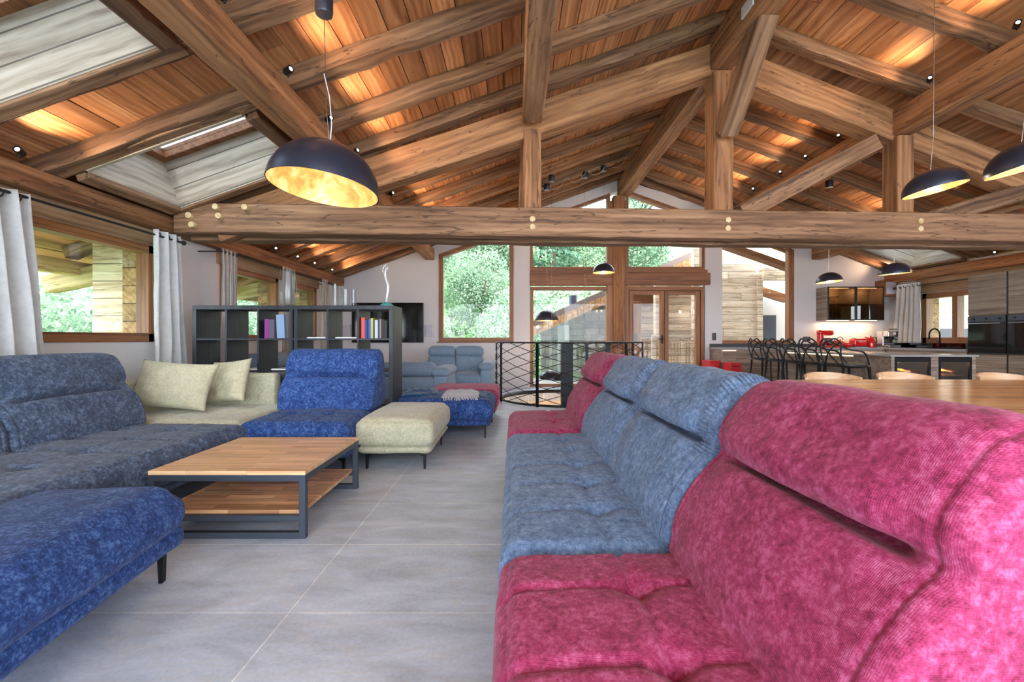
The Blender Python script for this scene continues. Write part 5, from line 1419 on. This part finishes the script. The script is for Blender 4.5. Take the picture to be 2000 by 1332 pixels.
# ground and wooded hillside
bm = bmesh.new(); n = 50; g = []
for i in range(n+1):
    row = []
    for j in range(n+1):
        x = -60+120*i/n; y = -20+100*j/n
        d = min(24, max(0, y-19)+max(0, -x-11)*.25)
        z = -3.0+d*.62+noise.noise(Vector((x*.07, y*.07, 0)))*2.0*min(1, d*.1+.05)
        row.append(bm.verts.new((x, y, z)))
    g.append(row)
for i in range(n):
    for j in range(n): bm.faces.new([g[i][j], g[i+1][j], g[i+1][j+1], g[i][j+1]])
struct(link('hillside', bm, M['grass'], smooth=True))

def tree_proto(label, mat, h, r, nleaf, leafs, seed, conic=False, trunk=True):
    rr = random.Random(seed)
    t = thing('tree', label, 'tree', (0, 0, 0), 0, 'trees outside')
    bm = bmesh.new()
    blobs = [(rr.uniform(-.5, .5)*r, rr.uniform(-.5, .5)*r, h*rr.uniform(.3, .92), r*rr.uniform(.3, .55)) for _ in range(16)]
    for k in range(nleaf):
        if conic:
            v = rr.random()**.8; rad = r*(1-v)*(.75+.35*rr.random())*(.8+.25*sin(v*60)); a = rr.uniform(0, 2*pi)
            p = Vector((rad*cos(a), rad*sin(a), h*(.06+.94*v)))
        else:
            b = rr.choice(blobs); d = Vector((rr.gauss(0, 1), rr.gauss(0, 1), rr.gauss(0, 1))).normalized()
            p = Vector(b[:3])+d*b[3]*(.75+.3*rr.random())
        s = leafs*rr.uniform(.6, 1.3)
        u = Vector((rr.gauss(0, 1), rr.gauss(0, 1), rr.gauss(0, 1))).normalized(); w = u.cross(Vector((rr.gauss(0, 1), rr.gauss(0, 1), rr.gauss(0, 1)))).normalized()
        bm.faces.new([bm.verts.new(p+u*s), bm.verts.new(p+w*s*.5), bm.verts.new(p-u*s), bm.verts.new(p-w*s*.5)])
    me_o = link('foliage', bm, M[mat], t)
    bm = bmesh.new(); tube(bm, [(0, 0, -.6), (0.05, 0, h*.4), (0, .05, h*.8)], .1, 8, rs=[.16, .11, .04])
    for k in range(6):
        a = k*1.05; tube(bm, [(0, 0, h*(.3+.07*k)), (r*.5*cos(a), r*.5*sin(a), h*(.45+.07*k))], .03, 6)
    link('trunk', bm, M['bark'], t)
    return t
protos = [tree_proto('pale leafy tree on the hillside', 'leafA', 6.0, 2.3, 16000, .07, 1),
          tree_proto('green leafy tree on the hillside', 'leafB', 7.0, 2.4, 16000, .07, 2),
          tree_proto('dark conifer on the hillside', 'leafC', 9.0, 2.0, 14000, .09, 3, conic=True)]
rr = random.Random(77)
def hz(x, y):
    d = min(24, max(0, y-19)+max(0, -x-11)*.25)
    return -3.0+d*.62+noise.noise(Vector((x*.07, y*.07, 0)))*2.0*min(1, d*.1+.05)
spots = []
for row, (y, sp) in enumerate(((19, 3.4), (22.5, 3.8), (26.5, 4.4), (31, 5.2), (37, 6))):
    x = -y*.55
    while x < y*.62:
        spots.append((x+rr.uniform(-.8, .8), y+rr.uniform(-1, 1), row)); x += sp
words = ['left', 'middle', 'right']; rown = ['front', 'second', 'third', 'fourth', 'topmost']
kinds = ['pale leafy tree', 'green leafy tree', 'dark conifer']
used = [0, 0, 0]; cnt = {}
for i, (x, y, row) in enumerate(spots):
    if row < 2 and 3 < x < 8: continue
    k = rr.choice([0, 0, 1, 1, 2]) if row < 3 else rr.choice([0, 1, 2, 2])
    o = protos[k]
    if used[k]: o = dup(protos[k])
    used[k] = 1
    o.location = (x, y, hz(x, y)-.2); o.rotation_euler = (0, 0, rr.uniform(0, 6.28)); s = rr.uniform(.8, 1.15); o.scale = (s, s, s*rr.uniform(.9, 1.1))
    cnt[(k, row)] = cnt.get((k, row), 0)+1
    o['label'] = '%s, %s row of the wooded hillside, %s such from the left' % (kinds[k], rown[row], ORD[cnt[(k, row)]-1])
# shrubs and trees outside the side windows
for j, (x, y, z, k, s, lab) in enumerate(((-8.2, 7.2, -3.0, 1, .78, 'bright pale leafed tree close outside the near left window'), (-10.5, 10.5, -3.0, 0, .9, 'pale leafed tree behind the bright one outside the left windows'), (-13, 8.2, -3, 1, 1.0, 'green tree left outside the near window'), (-15.5, 12.2, -3, 2, .9, 'conifer behind the trees outside the near left window'),
        (-9.5, 14, -3, 1, .85, 'green tree outside the far left windows'), (-14.5, 18, -2.8, 2, 1.05, 'tall conifer outside the far left windows'), (10.4, 11.8, -3, 1, .6, 'green shrub outside the kitchen window'), (-27, 8, -2, 2, 1.3, 'big conifer far off to the left'), (-26, 21, -2, 1, 1.4, 'big green tree far off to the left'), (-20, 6.0, -2, 1, 1.1, 'big green tree low outside the near left window'))):
    o = dup(protos[k]); o.location = (x, y, z); o.scale = (s, s, s); o.rotation_euler = (0, 0, j*1.3); o['label'] = lab
